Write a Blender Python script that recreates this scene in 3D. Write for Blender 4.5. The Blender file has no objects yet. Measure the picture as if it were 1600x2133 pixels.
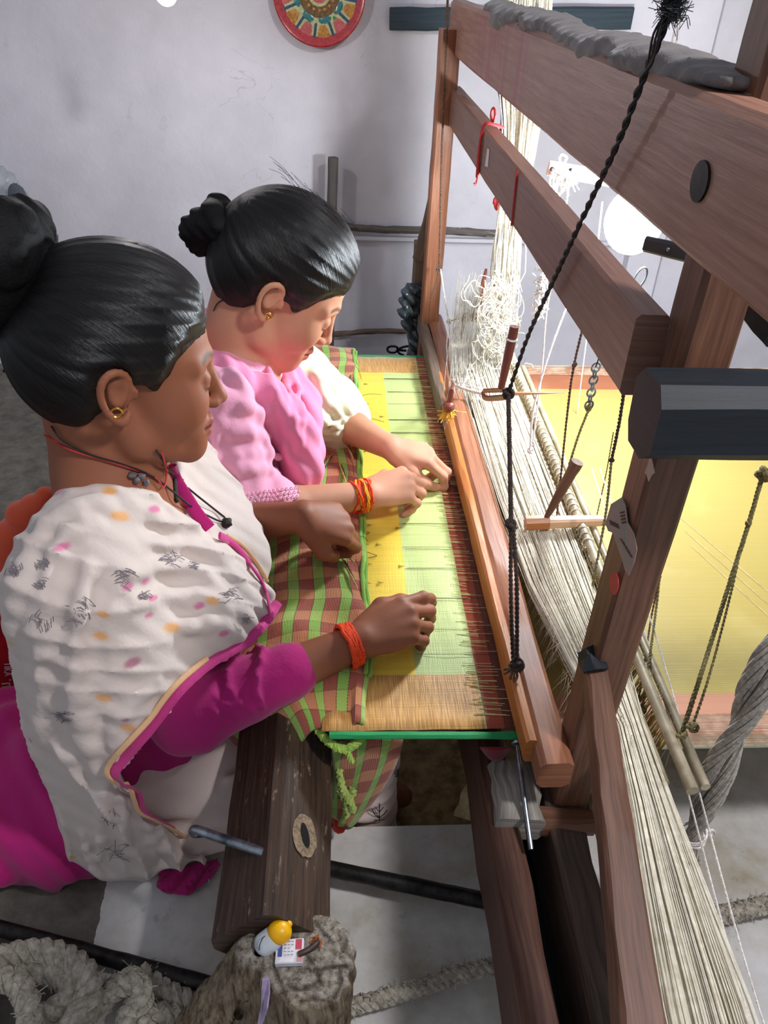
import bpy, math, random
import numpy as np
from mathutils import Matrix, Vector
random.seed(7); rng = np.random.default_rng(7)
SC = bpy.context.scene
COL = SC.collection
# ------------------------------------------------------------------ camera
F = 1600.0
_n = 100.0
_dY = np.array([-95, 1156, -1600.]); _dZ = np.array([_n, (1600**2 + 95*_n)/1156, 1600.])
_dY /= np.linalg.norm(_dY); _dZ /= np.linalg.norm(_dZ)
R = np.array([np.cross(_dY, _dZ), _dY, _dZ])          # rows: world axes seen from the camera
CAM = np.array([0, 0, 1.10])
cam = bpy.data.cameras.new('camera'); cam_o = bpy.data.objects.new('camera', cam); COL.objects.link(cam_o)
cam.sensor_fit = 'VERTICAL'; cam.sensor_height = 36; cam.lens = F/2133*36; cam.clip_start = .01
cam_o.matrix_world = Matrix.Translation(Vector(CAM)) @ Matrix(R.tolist()).to_4x4()
SC.camera = cam_o
# ------------------------------------------------------------------ world, lights, exposure
w = bpy.data.worlds.new('world'); SC.world = w; w.use_nodes = True
w.node_tree.nodes['Background'].inputs[0].default_value = (.80, .86, 1.0, 1)
w.node_tree.nodes['Background'].inputs[1].default_value = .35
def area(name, loc, look, size, power, col):
    l = bpy.data.lights.new(name, 'AREA'); l.shape = 'RECTANGLE'; l.size = size[0]; l.size_y = size[1]
    l.energy = power; l.color = col
    o = bpy.data.objects.new(name, l); COL.objects.link(o); o.location = loc
    o.rotation_euler = (Vector(look)-Vector(loc)).to_track_quat('-Z', 'Y').to_euler(); return o
area('fill_light_left', (-1.6, -.2, 2.3), (-.1, 1.4, .4), (1.3, 1.6), 1.2, (.90, .93, 1.0))  # unseen soft fill, added above left to lift the shade
area('ceiling_lamp', (.88, .05, 1.95), (.25, 1.2, .3), (.16, .16), 20, (.98, .97, 1.0))
LAMP = np.array([.515, 1.36, .745])
SC.view_settings.view_transform = 'Standard'; SC.view_settings.look = 'None'
SC.view_settings.gamma = 1; SC.view_settings.exposure = 0.16; SC.view_settings.use_curve_mapping = False

# ------------------------------------------------------------------ measuring helpers
def ray(px, py):
    return R @ np.array([(px-800)/F, -(py-1066.5)/F, -1.])
def P(px, py, X=None, Y=None, Z=None, D=None):        # point of the photo at a known X, Y, Z or distance
    r = ray(px, py)
    if D is not None: t = D
    elif X is not None: t = (X-CAM[0])/r[0]
    elif Y is not None: t = (Y-CAM[1])/r[1]
    else: t = (Z-CAM[2])/r[2]
    return CAM + t*r
def prj(W):
    c = (np.asarray(W)-CAM) @ R
    return 800+F*c[..., 0]/-c[..., 2], 1066.5-F*c[..., 1]/-c[..., 2], -c[..., 2]
def V3(*a): return np.array(a, float)
def nrm(v): v = np.asarray(v, float); return v/np.linalg.norm(v)
def lin(c):
    c = c.lstrip('#'); o = []
    for i in (0, 2, 4):
        s = int(c[i:i+2], 16)/255; o.append(s/12.92 if s <= .04045 else ((s+.055)/1.055)**2.4)
    return (*o, 1)

# ------------------------------------------------------------------ object helpers
def tag(o, label=None, cat=None, group=None, kind=None):
    if label: o['label'] = label
    if cat: o['category'] = cat
    if group: o['group'] = group
    if kind: o['kind'] = kind
    return o
def thing(name, loc, label, cat, group=None):
    o = bpy.data.objects.new(name, None); COL.objects.link(o); o.location = loc; o.empty_display_size = .05
    return tag(o, label, cat, group)
class MB:
    def __init__(s): s.v = []; s.f = []; s.uv = []
    def add(s, v, f, uv=None):
        n = len(s.v); s.v.extend([tuple(map(float, p)) for p in v])
        for q in f: s.f.append(tuple(i+n for i in q))
        s.uv.extend(uv if uv is not None else [[(0., 0.)]*len(q) for q in f])
        return s
    def build(s, name, mat, parent=None, smooth=True, kind=None, label=None):
        me = bpy.data.meshes.new(name); me.from_pydata(s.v, [], s.f); 
        ul = me.uv_layers.new(name='UVMap'); flat = [c for q in s.uv for t in q for c in t]
        ul.data.foreach_set('uv', flat)
        if smooth:
            me.polygons.foreach_set('use_smooth', [True]*len(me.polygons))
            try: me.set_sharp_from_angle(angle=math.radians(38))
            except Exception: pass
        me.materials.append(mat); me.update()
        return link(name, me, parent, kind, label)
def link(name, me, parent=None, kind=None, label=None):
    o = bpy.data.objects.new(name, me); COL.objects.link(o)
    if parent is not None:
        o.parent = parent; o.matrix_parent_inverse = Matrix.Translation(-Vector(wloc(parent)))
    if kind: o['kind'] = kind
    if label: o['label'] = label
    return o
def wloc(o): return o.location
def frames(path, up=None):
    path = np.asarray(path, float); n = len(path)
    T = np.zeros_like(path); T[1:-1] = path[2:]-path[:-2]; T[0] = path[1]-path[0]; T[-1] = path[-1]-path[-2]
    T /= np.linalg.norm(T, axis=1)[:, None]+1e-12
    if up is None:
        up = V3(0, 0, 1) if abs(T[0][2]) < .9 else V3(1, 0, 0)
    N = []; u = np.asarray(up, float)
    for t in T:
        u = u-t*np.dot(u, t); u /= np.linalg.norm(u)+1e-12; N.append(u)
    N = np.array(N); B = np.cross(T, N); return path, T, N, B
def sweep(mb, path, sec, up=None, caps=True, scale=None, jit=0.0, twist=0.0):
    """sweep a closed 2D section (points along side B and up N) along a path; UV in metres: (length, around)"""
    path, T, N, B = frames(path, up); n = len(path); m = len(sec); sec = np.asarray(sec, float)
    per = np.r_[0, np.cumsum(np.linalg.norm(np.roll(sec, -1, 0)-sec, axis=1))]
    L = np.r_[0, np.cumsum(np.linalg.norm(path[1:]-path[:-1], axis=1))]
    vs = []
    for i in range(n):
        s = 1 if scale is None else scale[i]
        a = twist*L[i]; c, q = math.cos(a), math.sin(a)
        S = sec*s
        S = np.c_[S[:, 0]*c-S[:, 1]*q, S[:, 0]*q+S[:, 1]*c]
        ring = path[i]+S[:, :1]*B[i]+S[:, 1:]*N[i]
        if jit: ring = ring+rng.normal(0, jit, ring.shape)
        vs.append(ring)
    vs = np.concatenate(vs); fs = []; uv = []
    for i in range(n-1):
        for j in range(m):
            k = (j+1) % m
            fs.append((i*m+j, i*m+k, (i+1)*m+k, (i+1)*m+j))
            uv.append([(L[i], per[j]), (L[i], per[j+1]), (L[i+1], per[j+1]), (L[i+1], per[j])])
    if caps:
        fs.append(tuple(range(m))[::-1]); uv.append([(sec[j][0]*.3, sec[j][1]) for j in range(m)][::-1])
        fs.append(tuple((n-1)*m+j for j in range(m))); uv.append([(sec[j][0]*.3, sec[j][1]) for j in range(m)])
    mb.add(vs, fs, uv); return mb
def rect(w, h, c=.004):
    a, b = w/2, h/2
    return [(-a+c, -b), (a-c, -b), (a, -b+c), (a, b-c), (a-c, b), (-a+c, b), (-a, b-c), (-a, -b+c)]
def circ(r, m=10, ry=None):
    return [(r*math.cos(2*math.pi*i/m), (ry or r)*math.sin(2*math.pi*i/m)) for i in range(m)]
def seg(a, b, n=2):
    a = np.asarray(a, float); b = np.asarray(b, float); return [a+(b-a)*t for t in np.linspace(0, 1, n)]
def smoothpath(pts, n=40):
    pts = np.asarray(pts, float); m = len(pts)
    if m < 3: return np.array(seg(pts[0], pts[-1], n))
    E = np.vstack([2*pts[0]-pts[1], pts, 2*pts[-1]-pts[-2]]); out = []
    for t in np.linspace(0, m-1-1e-6, n):
        i = int(t); f = t-i; p0, p1, p2, p3 = E[i:i+4]
        out.append(.5*((2*p1)+(-p0+p2)*f+(2*p0-5*p1+4*p2-p3)*f*f+(-p0+3*p1-3*p2+p3)*f**3))
    return np.array(out)
def beam(name, a, b, w, h, mat, parent=None, up=(0, 0, 1), n=10, jit=.0006, c=.004, label=None):
    mb = MB(); sweep(mb, seg(a, b, n), rect(w, h, c), up=up, jit=jit); return mb.build(name, mat, parent, label=label)
def tube(mb, path, r, m=6, scale=None, jit=0): return sweep(mb, path, circ(r, m), scale=scale, jit=jit)
def rope(mb, path, r, strands=3, pitch=.03, m=6, fuzz=0, n=None):
    """twisted cord of real strands"""
    path = np.asarray(path, float)
    L = np.linalg.norm(path[1:]-path[:-1], axis=1).sum()
    n = n or max(8, int(L/pitch*7)); path = smoothpath(path, n)
    _, T, N, B = frames(path)
    l = np.r_[0, np.cumsum(np.linalg.norm(path[1:]-path[:-1], axis=1))]
    for s in range(strands):
        a = l/pitch*2*math.pi+s*2*math.pi/strands
        q = path+(np.cos(a)[:, None]*N+np.sin(a)[:, None]*B)*r*.52
        if fuzz: q = q+rng.normal(0, fuzz, q.shape)
        tube(mb, q, r*.56, m)
    return mb
def ball(mb, c, r, n=10, m=8, rot=None, jit=0):
    r = np.ones(3)*r; vs = []; fs = []
    for i in range(m+1):
        th = math.pi*i/m
        for j in range(n):
            ph = 2*math.pi*j/n
            p = np.array([math.sin(th)*math.cos(ph), math.sin(th)*math.sin(ph), math.cos(th)])*r*(1+(rng.normal(0, jit) if jit else 0))
            if rot is not None: p = rot@p
            vs.append(np.asarray(c)+p)
    for i in range(m):
        for j in range(n):
            k = (j+1) % n; fs.append((i*n+j, (i+1)*n+j, (i+1)*n+k, i*n+k))
    mb.add(vs, fs); return mb
def ring(mb, c, axis, r, t, n=28, m=8, sx=1.0, jit=0):
    ax = nrm(axis); u = nrm(np.cross(ax, V3(.3, .2, 1))); v = np.cross(ax, u)
    pts = [np.asarray(c)+r*(math.cos(a)*u*sx+math.sin(a)*v)+(ax*rng.normal(0, jit) if jit else 0) for a in np.linspace(0, 2*math.pi, n+1)]
    tube(mb, pts, t, m); return mb
def sheet(mb, G, uvs=None):
    """G: array (a, b, 3) of points"""
    a, b = G.shape[:2]; fs = []; uv = []
    if uvs is None:
        du = np.r_[0, np.cumsum(np.linalg.norm(G[1:, b//2]-G[:-1, b//2], axis=1))]; dv = np.r_[0, np.cumsum(np.linalg.norm(G[a//2, 1:]-G[a//2, :-1], axis=1))]
        uvs = np.stack(np.meshgrid(du, dv, indexing='ij'), -1)
    for i in range(a-1):
        for j in range(b-1):
            q = [(i, j), (i+1, j), (i+1, j+1), (i, j+1)]
            fs.append(tuple(x*b+y for x, y in q)); uv.append([tuple(map(float, uvs[x, y])) for x, y in q])
    mb.add(G.reshape(-1, 3), fs, uv); return mb

# ------------------------------------------------------------------ materials
def mat_new(name, rough=.6, spec=.4, metal=0, sheen=0):
    m = bpy.data.materials.new(name); m.use_nodes = True; nt = m.node_tree; b = nt.nodes['Principled BSDF']
    b.inputs['Roughness'].default_value = rough; b.inputs['Metallic'].default_value = metal
    b.inputs['Specular IOR Level'].default_value = spec
    if sheen: b.inputs['Sheen Weight'].default_value = sheen
    return m, nt, b
def N_(nt, t, **k):
    n = nt.nodes.new(t)
    for a, v in k.items():
        if a in n.inputs: n.inputs[a].default_value = v
        else: setattr(n, a, v)
    return n
def ramp(nt, fac, stops, interp='LINEAR'):
    r = nt.nodes.new('ShaderNodeValToRGB'); r.color_ramp.interpolation = interp; e = r.color_ramp.elements
    while len(e) > 1: e.remove(e[0])
    e[0].position = stops[0][0]; e[0].color = stops[0][1]
    for p, c in stops[1:]:
        x = e.new(p); x.color = c
    nt.links.new(fac, r.inputs[0]); return r
def coords(nt, kind='Object', scale=(1, 1, 1), rot=(0, 0, 0)):
    tc = nt.nodes.new('ShaderNodeTexCoord'); mp = nt.nodes.new('ShaderNodeMapping')
    mp.inputs['Scale'].default_value = scale; mp.inputs['Rotation'].default_value = rot
    nt.links.new(tc.outputs[kind], mp.inputs[0]); return mp.outputs[0]
def bump(nt, b, h, strength=.3, dist=.002):
    bp = nt.nodes.new('ShaderNodeBump'); bp.inputs['Strength'].default_value = strength; bp.inputs['Distance'].default_value = dist
    nt.links.new(h, bp.inputs['Height']); nt.links.new(bp.outputs[0], b.inputs['Normal']); return bp
def mix(nt, f, a, b_, mode='MIX'):
    m = nt.nodes.new('ShaderNodeMix'); m.data_type = 'RGBA'; m.blend_type = mode
    for s, v in ((m.inputs[0], f), (m.inputs[6], a), (m.inputs[7], b_)):
        if hasattr(v, 'links') or hasattr(v, 'is_output'): nt.links.new(v, s)
        else: s.default_value = v
    return m.outputs[2]
def math_(nt, op, a, b_=None, c=None):
    m = nt.nodes.new('ShaderNodeMath'); m.operation = op
    for s, v in zip(m.inputs, (a, b_, c)):
        if v is None: continue
        if hasattr(v, 'is_output'): nt.links.new(v, s)
        else: s.default_value = v
    return m.outputs[0]
def wood(name, dark, light, rough=.5, spec=.4, grain=1.0, wear=None, bumps=.35):
    m, nt, b = mat_new(name, rough, spec)
    uv = coords(nt, 'UV', (7*grain, 150*grain, 1)); big = coords(nt, 'Object', (9, 9, 9))
    n1 = N_(nt, 'ShaderNodeTexNoise', Scale=1., Detail=6., Roughness=.65); nt.links.new(uv, n1.inputs['Vector'])
    n2 = N_(nt, 'ShaderNodeTexNoise', Scale=1.2, Detail=4.); nt.links.new(big, n2.inputs['Vector'])
    r = ramp(nt, n1.outputs[0], [(.3, lin(dark)), (.68, lin(light))])
    c = mix(nt, math_(nt, 'MULTIPLY', n2.outputs[0], .55), r.outputs[0], lin(dark))
    if wear:
        n3 = N_(nt, 'ShaderNodeTexNoise', Scale=1., Detail=8., Roughness=.75); nt.links.new(coords(nt, 'UV', (18, 60, 1)), n3.inputs['Vector'])
        rr = ramp(nt, n3.outputs[0], [(.58, (0, 0, 0, 1)), (.68, (1, 1, 1, 1))]); c = mix(nt, rr.outputs[0], c, lin(wear))
    nt.links.new(c, b.inputs['Base Color']); bump(nt, b, n1.outputs[0], bumps, .0015); return m
def cloth(name, base=None, rough=.85, vcol=False, weave=1500, bumps=.25, var=.12, sheen=.2):
    m, nt, b = mat_new(name, rough, .2, sheen=sheen)
    n2 = N_(nt, 'ShaderNodeTexNoise', Scale=14., Detail=5.); nt.links.new(coords(nt), n2.inputs['Vector'])
    if vcol:
        a = nt.nodes.new('ShaderNodeVertexColor'); a.layer_name = 'Col'; src = a.outputs[0]
    else:
        rgb = nt.nodes.new('ShaderNodeRGB'); rgb.outputs[0].default_value = lin(base); src = rgb.outputs[0]
    hs = nt.nodes.new('ShaderNodeHueSaturation'); nt.links.new(src, hs.inputs['Color'])
    nt.links.new(math_(nt, 'ADD', math_(nt, 'MULTIPLY', n2.outputs[0], var*2), 1-var), hs.inputs['Value'])
    nt.links.new(hs.outputs[0], b.inputs['Base Color'])
    n1 = N_(nt, 'ShaderNodeTexNoise', Scale=weave/4, Detail=2.); nt.links.new(coords(nt), n1.inputs['Vector'])
    n3 = N_(nt, 'ShaderNodeTexNoise', Scale=45., Detail=4.); nt.links.new(coords(nt), n3.inputs['Vector'])
    bump(nt, b, math_(nt, 'ADD', math_(nt, 'MULTIPLY', n1.outputs[0], .25), n3.outputs[0]), bumps, .004); return m
def plain(name, c, rough=.5, spec=.4, metal=0, noise=.0, scale=60, c2=None, bumps=.2, coat=0):
    m, nt, b = mat_new(name, rough, spec, metal)
    if coat: b.inputs['Coat Weight'].default_value = coat
    n = N_(nt, 'ShaderNodeTexNoise', Scale=float(scale), Detail=5., Roughness=.6); nt.links.new(coords(nt), n.inputs['Vector'])
    d = lin(c2 or c) if c2 else tuple(x*.82 for x in lin(c)[:3])+(1,)
    r = ramp(nt, n.outputs[0], [(.35, d), (.65, lin(c))]); nt.links.new(r.outputs[0], b.inputs['Base Color'])
    bump(nt, b, n.outputs[0], bumps, .001); return m

# ------------------------------------------------------------------ signed distance modelling (bodies and clothes)
class S:
    """list of rounded cones / ellipsoids blended in order"""
    def __init__(s): s.p = []
    def cone(s, a, b, r1, r2, k=.012, sub=False): s.p.append(('c', np.asarray(a, float), np.asarray(b, float), r1, r2, k, sub)); return s
    def ell(s, c, r, k=.012, rot=None, sub=False):
        s.p.append(('e', np.asarray(c, float), np.ones(3)*np.asarray(r, float), None if rot is None else np.asarray(rot), 0, k, sub)); return s
    def poly(s, pts, k=.006, dmax=9, dmin=0): s.p.append(('p', np.asarray(pts, float), dmax, dmin, 0, k, True)); return s
    def half(s, pt, n, k=.004): s.p.append(('h', np.asarray(pt, float), nrm(n), 0, 0, k, True)); return s
    def chain(s, pts, rs, k=.012, sub=False):
        for i in range(len(pts)-1): s.cone(pts[i], pts[i+1], rs[i], rs[i+1], k, sub)
        return s
    @staticmethod
    def one(q, X):
        if q[0] == 'c':
            a, b = q[1].astype(X.dtype), q[2].astype(X.dtype); ab = b-a; d = X-a; t = d@ab; t *= X.dtype.type(1/max(float(ab@ab), 1e-12)); np.clip(t, 0, 1, out=t)
            d -= t[:, None]*ab; return np.sqrt(np.einsum('ij,ij->i', d, d))-(X.dtype.type(q[3])+X.dtype.type(q[4]-q[3])*t)
        if q[0] == 'e':
            d = X-q[1].astype(X.dtype); rr = q[2].astype(X.dtype)
            if q[3] is not None: d = d@q[3].astype(X.dtype)
            d = d/rr; k0 = np.sqrt(np.einsum('ij,ij->i', d, d)); d = d/rr; k1 = np.sqrt(np.einsum('ij,ij->i', d, d))
            return np.where(k1 < 1e-9, -q[2].min(), k0*(k0-1)/np.maximum(k1, 1e-9))
        if q[0] == 'h': return (X-q[1])@q[2]          # removed where negative
        px, py, D = prj(X); pts = q[1]; n = len(pts)
        d2 = np.full(len(X), 1e18); inside = np.zeros(len(X), bool)
        for i in range(n):
            ax, ay = pts[i]; bx, by = pts[(i+1) % n]; ex, ey = bx-ax, by-ay; wx, wy = px-ax, py-ay
            t = np.clip((wx*ex+wy*ey)/(ex*ex+ey*ey), 0, 1)
            d2 = np.minimum(d2, (wx-ex*t)**2+(wy-ey*t)**2)
            c = ((ay > py) != (by > py)); xi = ax+(py-ay)/(by-ay+1e-12)*ex; inside ^= c & (px < xi)
        d = np.sqrt(d2)*np.abs(D)/F*np.where(inside, -1, 1)
        return np.maximum(np.maximum(d, D-q[2]), q[3]-D)
    def eval(s, X, idx=None):
        d = np.full(len(X), 9.)
        for i, q in enumerate(s.p):
            if idx is not None and not idx[i]: continue
            e = s.one(q, X); k = q[5]
            if q[6]:
                e = -e; h = np.maximum(k-np.abs(d-e), 0)/k; d = np.maximum(d, e)+h*h*k/4
            else:
                h = np.maximum(k-np.abs(d-e), 0)/k; d = np.minimum(d, e)-h*h*k/4
        return d
    def bounds(s, pad=.03):
        lo = np.full(3, 9.); hi = -lo
        for q in s.p:
            if q[6]: continue
            if q[0] == 'c':
                for c, r in ((q[1], q[3]), (q[2], q[4])): lo = np.minimum(lo, c-r); hi = np.maximum(hi, c+r)
            else: r = q[2].max(); lo = np.minimum(lo, q[1]-r); hi = np.maximum(hi, q[1]+r)
        return lo-pad, hi+pad
    def hits(s, pts, lift=0., d0=.3):
        """where the photo's rays meet the surface (N x 3, NaN where they miss)"""
        pts = np.asarray(pts, float).reshape(-1, 2); n = len(pts)
        r = np.stack([(pts[:, 0]-800)/F, -(pts[:, 1]-1066.5)/F, -np.ones(n)], 1)@R.T; L = np.linalg.norm(r, axis=1)
        u = r/L[:, None]; idx = []
        for q in s.p:
            if q[0] in 'hp': idx.append(True); continue
            if q[0] == 'c': c = (q[1]+q[2])/2; rr = np.linalg.norm(q[1]-q[2])/2+max(q[3], q[4])
            else: c = q[1]; rr = q[2].max()
            w_ = c-CAM; t = u@w_; idx.append(bool((np.linalg.norm(w_-t[:, None]*u, axis=1) < rr+.03).any()))
        t = np.full(n, d0); ok = np.zeros(n, bool); act = np.ones(n, bool)
        for _ in range(110):
            k = np.nonzero(act)[0]
            if not len(k): break
            e = s.eval(CAM+r[k]*t[k, None], idx); t[k] += e*.8/L[k]
            done = e < .0005; ok[k[done]] = True; act[k[done]] = False; act[k[t[k] > 2.6]] = False
        ok |= act & (t < 2.6)
        p = CAM+r*t[:, None]
        if lift:
            h = .002; g = np.stack([s.eval(p+v, idx)-s.eval(p-v, idx) for v in np.eye(3)*h], 1); p = p+g/(np.linalg.norm(g, axis=1)[:, None]+1e-12)*lift
        p[~ok] = np.nan; return p
    def hit(s, px, py, lift=0., d0=.3):
        p = s.hits([(px, py)], lift, d0)[0]
        return None if np.isnan(p[0]) else p
def surface(sd, h, lo=None, hi=None, disp=None, B=14, relax=1):
    """surface nets over a sparse block grid"""
    l0, h0 = sd.bounds(); lo = l0 if lo is None else np.maximum(lo, l0); hi = h0 if hi is None else np.minimum(hi, h0)
    nb = np.ceil((hi-lo)/(h*B)).astype(int); dims = nb*B+1
    cen = np.stack(np.meshgrid(*[(np.arange(n)+.5)*B*h for n in nb], indexing='ij'), -1).reshape(-1, 3)+lo
    vals = np.stack([sd.one(q, cen) for q in sd.p], 1)
    dc = sd.eval(cen); rad = B*h*.87+.004; G = np.empty(dims, np.float32)
    ij = np.stack(np.meshgrid(*[np.arange(n) for n in nb], indexing='ij'), -1).reshape(-1, 3)
    off = np.stack(np.meshgrid(*[np.arange(B+1)]*3, indexing='ij'), -1).reshape(-1, 3)*h; off = off.astype(np.float32)
    sub = np.array([q[6] for q in sd.p]); ks = np.array([q[5] for q in sd.p])
    pos = np.where(sub[None], 9, vals).min(1)
    for b in range(len(cen)):
        i, j, k = ij[b]*B
        if abs(dc[b]) > rad*1.7 and not (pos[b] < rad*1.5 and dc[b] > 0 and dc[b] < rad*1.9):
            G[i:i+B+1, j:j+B+1, k:k+B+1] = dc[b]; continue
        act = np.where(sub, vals[b] < rad*2.2+ks+.01, vals[b] < pos[b]+rad*2.6+ks)
        X = (lo+np.array([i, j, k])*h).astype(np.float32)+off; e = sd.eval(X, act)
        if disp is not None: e = e+disp(X)
        G[i:i+B+1, j:j+B+1, k:k+B+1] = e.reshape(B+1, B+1, B+1)
    Sg = G < 0
    C = [Sg[a:dims[0]-1+a, b:dims[1]-1+b, c:dims[2]-1+c] for a in (0, 1) for b in (0, 1) for c in (0, 1)]
    cnt = sum(c.astype(np.int8) for c in C); act = (cnt > 0) & (cnt < 8)
    I = np.argwhere(act); idm = np.full(act.shape, -1, np.int64); idm[act] = np.arange(len(I))
    cor = np.array([(a, b, c) for a in (0, 1) for b in (0, 1) for c in (0, 1)])
    vv = np.stack([G[I[:, 0]+c[0], I[:, 1]+c[1], I[:, 2]+c[2]] for c in cor], 1)
    acc = np.zeros((len(I), 3)); num = np.zeros(len(I))
    for a in range(8):
        for b in range(a+1, 8):
            if np.abs(cor[a]-cor[b]).sum() != 1: continue
            m = (vv[:, a] < 0) != (vv[:, b] < 0); t = np.where(m, vv[:, a]/(vv[:, a]-vv[:, b]+1e-20), 0)
            acc += np.where(m[:, None], cor[a]+t[:, None]*(cor[b]-cor[a]), 0); num += m
    V = lo+(I+acc/num[:, None])*h; quads = []
    for ax in range(3):
        o = [(0, 0, 0)]*4; e1, e2 = [(1, 2), (2, 0), (0, 1)][ax]
        sl0 = [slice(1, -1)]*3; sl1 = [slice(1, -1)]*3; sl0[ax] = slice(0, -1); sl1[ax] = slice(1, None)
        a = Sg[tuple(sl0)]; b = Sg[tuple(sl1)]; E = np.argwhere(a != b)
        base = E.copy()
        for q in range(3):
            if q != ax: base[:, q] += 1
        fl = a[tuple(E.T)]
        def cell(d1, d2):
            c = base.copy(); c[:, e1] += d1; c[:, e2] += d2; return idm[tuple(c.T)]
        q = np.stack([cell(-1, -1), cell(0, -1), cell(0, 0), cell(-1, 0)], 1)
        q[~fl] = q[~fl][:, ::-1]; quads.append(q)
    Q = np.concatenate(quads); Q = Q[(Q >= 0).all(1)]
    for _ in range(relax):
        e0 = np.concatenate([Q[:, a] for a in (0, 1, 2, 3, 1, 2, 3, 0)]); e1 = np.concatenate([Q[:, a] for a in (1, 2, 3, 0, 0, 1, 2, 3)])
        nn = np.bincount(e0, minlength=len(V)); ac = np.stack([np.bincount(e0, V[e1, q], len(V)) for q in range(3)], 1)
        V = np.where(nn[:, None] > 0, V*.5+.5*ac/np.maximum(nn, 1)[:, None], V)
    return V, Q
def np_mesh(name, V, Q, mat, col=None):
    me = bpy.data.meshes.new(name); me.vertices.add(len(V)); me.vertices.foreach_set('co', V.astype(np.float32).ravel())
    me.loops.add(Q.size); me.loops.foreach_set('vertex_index', Q.astype(np.int32).ravel())
    me.polygons.add(len(Q)); me.polygons.foreach_set('loop_start', np.arange(0, Q.size, 4, dtype=np.int32))
    try: me.polygons.foreach_set('loop_total', np.full(len(Q), 4, np.int32))
    except Exception: pass
    me.update(calc_edges=True); me.validate()
    me.polygons.foreach_set('use_smooth', [True]*len(me.polygons))
    if col is not None:
        ca = me.color_attributes.new('Col', 'FLOAT_COLOR', 'POINT'); c = np.ones((len(V), 4), np.float32); c[:, :3] = col[:, :3]
        ca.data.foreach_set('color', c.ravel())
    me.materials.append(mat); return me
def sstep(a, b, x): t = np.clip((x-a)/(b-a), 0, 1); return t*t*(3-2*t)
def rotm(yaw, pitch, roll=0):
    """head turned by yaw (towards +Y) and bowed by pitch; columns: forward, left, up"""
    y, p, r = map(math.radians, (yaw, pitch, roll))
    Rz = np.array([[math.cos(y), -math.sin(y), 0], [math.sin(y), math.cos(y), 0], [0, 0, 1]])
    Ry = np.array([[math.cos(p), 0, math.sin(p)], [0, 1, 0], [-math.sin(p), 0, math.cos(p)]])
    Rx = np.array([[1, 0, 0], [0, math.cos(r), -math.sin(r)], [0, math.sin(r), math.cos(r)]])
    return Rz@Ry@Rx
M = {}
# ================================================================== ROOM SHELL
def wall_mat(name, base, stain, dark):
    m, nt, b = mat_new(name, .85, .2)
    n1 = N_(nt, 'ShaderNodeTexNoise', Scale=2.2, Detail=7., Roughness=.6); nt.links.new(coords(nt), n1.inputs['Vector'])
    n2 = N_(nt, 'ShaderNodeTexNoise', Scale=14., Detail=8., Roughness=.7); nt.links.new(coords(nt), n2.inputs['Vector'])
    c = ramp(nt, n1.outputs[0], [(.35, lin(stain)), (.62, lin(base))]).outputs[0]
    c = mix(nt, ramp(nt, n2.outputs[0], [(.62, (0, 0, 0, 1)), (.78, (.5, .5, .5, 1))]).outputs[0], c, lin(dark))
    # hairline cracks: thin contour lines of a warped noise
    n3 = N_(nt, 'ShaderNodeTexNoise', Scale=3.1, Detail=5., Roughness=.55, Distortion=.6); nt.links.new(coords(nt), n3.inputs['Vector'])
    line = math_(nt, 'ABSOLUTE', math_(nt, 'SUBTRACT', n3.outputs[0], .5)); n4 = N_(nt, 'ShaderNodeTexNoise', Scale=2.4, Detail=1.); nt.links.new(coords(nt, 'Object', (1, 1, 1), (1, 2, 3)), n4.inputs['Vector'])
    ck = math_(nt, 'MULTIPLY', math_(nt, 'LESS_THAN', line, .0022), math_(nt, 'GREATER_THAN', n4.outputs[0], .60))
    c = mix(nt, math_(nt, 'MULTIPLY', ck, .35), c, lin(dark))
    nt.links.new(c, b.inputs['Base Color']); bump(nt, b, math_(nt, 'ADD', n1.outputs[0], math_(nt, 'MULTIPLY', n2.outputs[0], .35)), .5, .012); return m
M['wall'] = wall_mat('lime_washed_wall', 'cfcad0', 'b9b4b9', '9b938f')
def floor_mat():
    m, nt, b = mat_new('floor_plaster', .75, .25)
    n1 = N_(nt, 'ShaderNodeTexNoise', Scale=4., Detail=8., Roughness=.65); nt.links.new(coords(nt), n1.inputs['Vector'])
    n2 = N_(nt, 'ShaderNodeTexNoise', Scale=26., Detail=8., Roughness=.7); nt.links.new(coords(nt), n2.inputs['Vector'])
    c = ramp(nt, n1.outputs[0], [(.34, lin('a3997f')), (.46, lin('c3beb6')), (.62, lin('dcdad8'))]).outputs[0]
    c = mix(nt, ramp(nt, n2.outputs[0], [(.60, (0, 0, 0, 1)), (.74, (.8, .8, .8, 1))]).outputs[0], c, lin('8c8372'))
    sx = nt.nodes.new('ShaderNodeSeparateXYZ'); nt.links.new(coords(nt), sx.inputs[0])
    e = math_(nt, 'ADD', sx.outputs[0], math_(nt, 'MULTIPLY', n1.outputs[0], .05))
    f = ramp(nt, e, [(0, (1, 1, 1, 1))]).outputs[0]
    lt = math_(nt, 'LESS_THAN', e, -.305)                                 # bare cement to the left and behind the weavers
    y2 = math_(nt, 'GREATER_THAN', math_(nt, 'ADD', sx.outputs[1], math_(nt, 'MULTIPLY', n2.outputs[0], .03)), .74)
    f = math_(nt, 'MAXIMUM', lt, math_(nt, 'MULTIPLY', y2, math_(nt, 'LESS_THAN', sx.outputs[0], .5)))
    dk = ramp(nt, n2.outputs[0], [(.3, lin('4f4b44')), (.7, lin('7a746a'))]).outputs[0]
    c = mix(nt, f, c, dk); nt.links.new(c, b.inputs['Base Color'])
    bump(nt, b, math_(nt, 'ADD', n1.outputs[0], math_(nt, 'MULTIPLY', n2.outputs[0], .5)), .5, .006); return m
M['floor'] = floor_mat()
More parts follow.
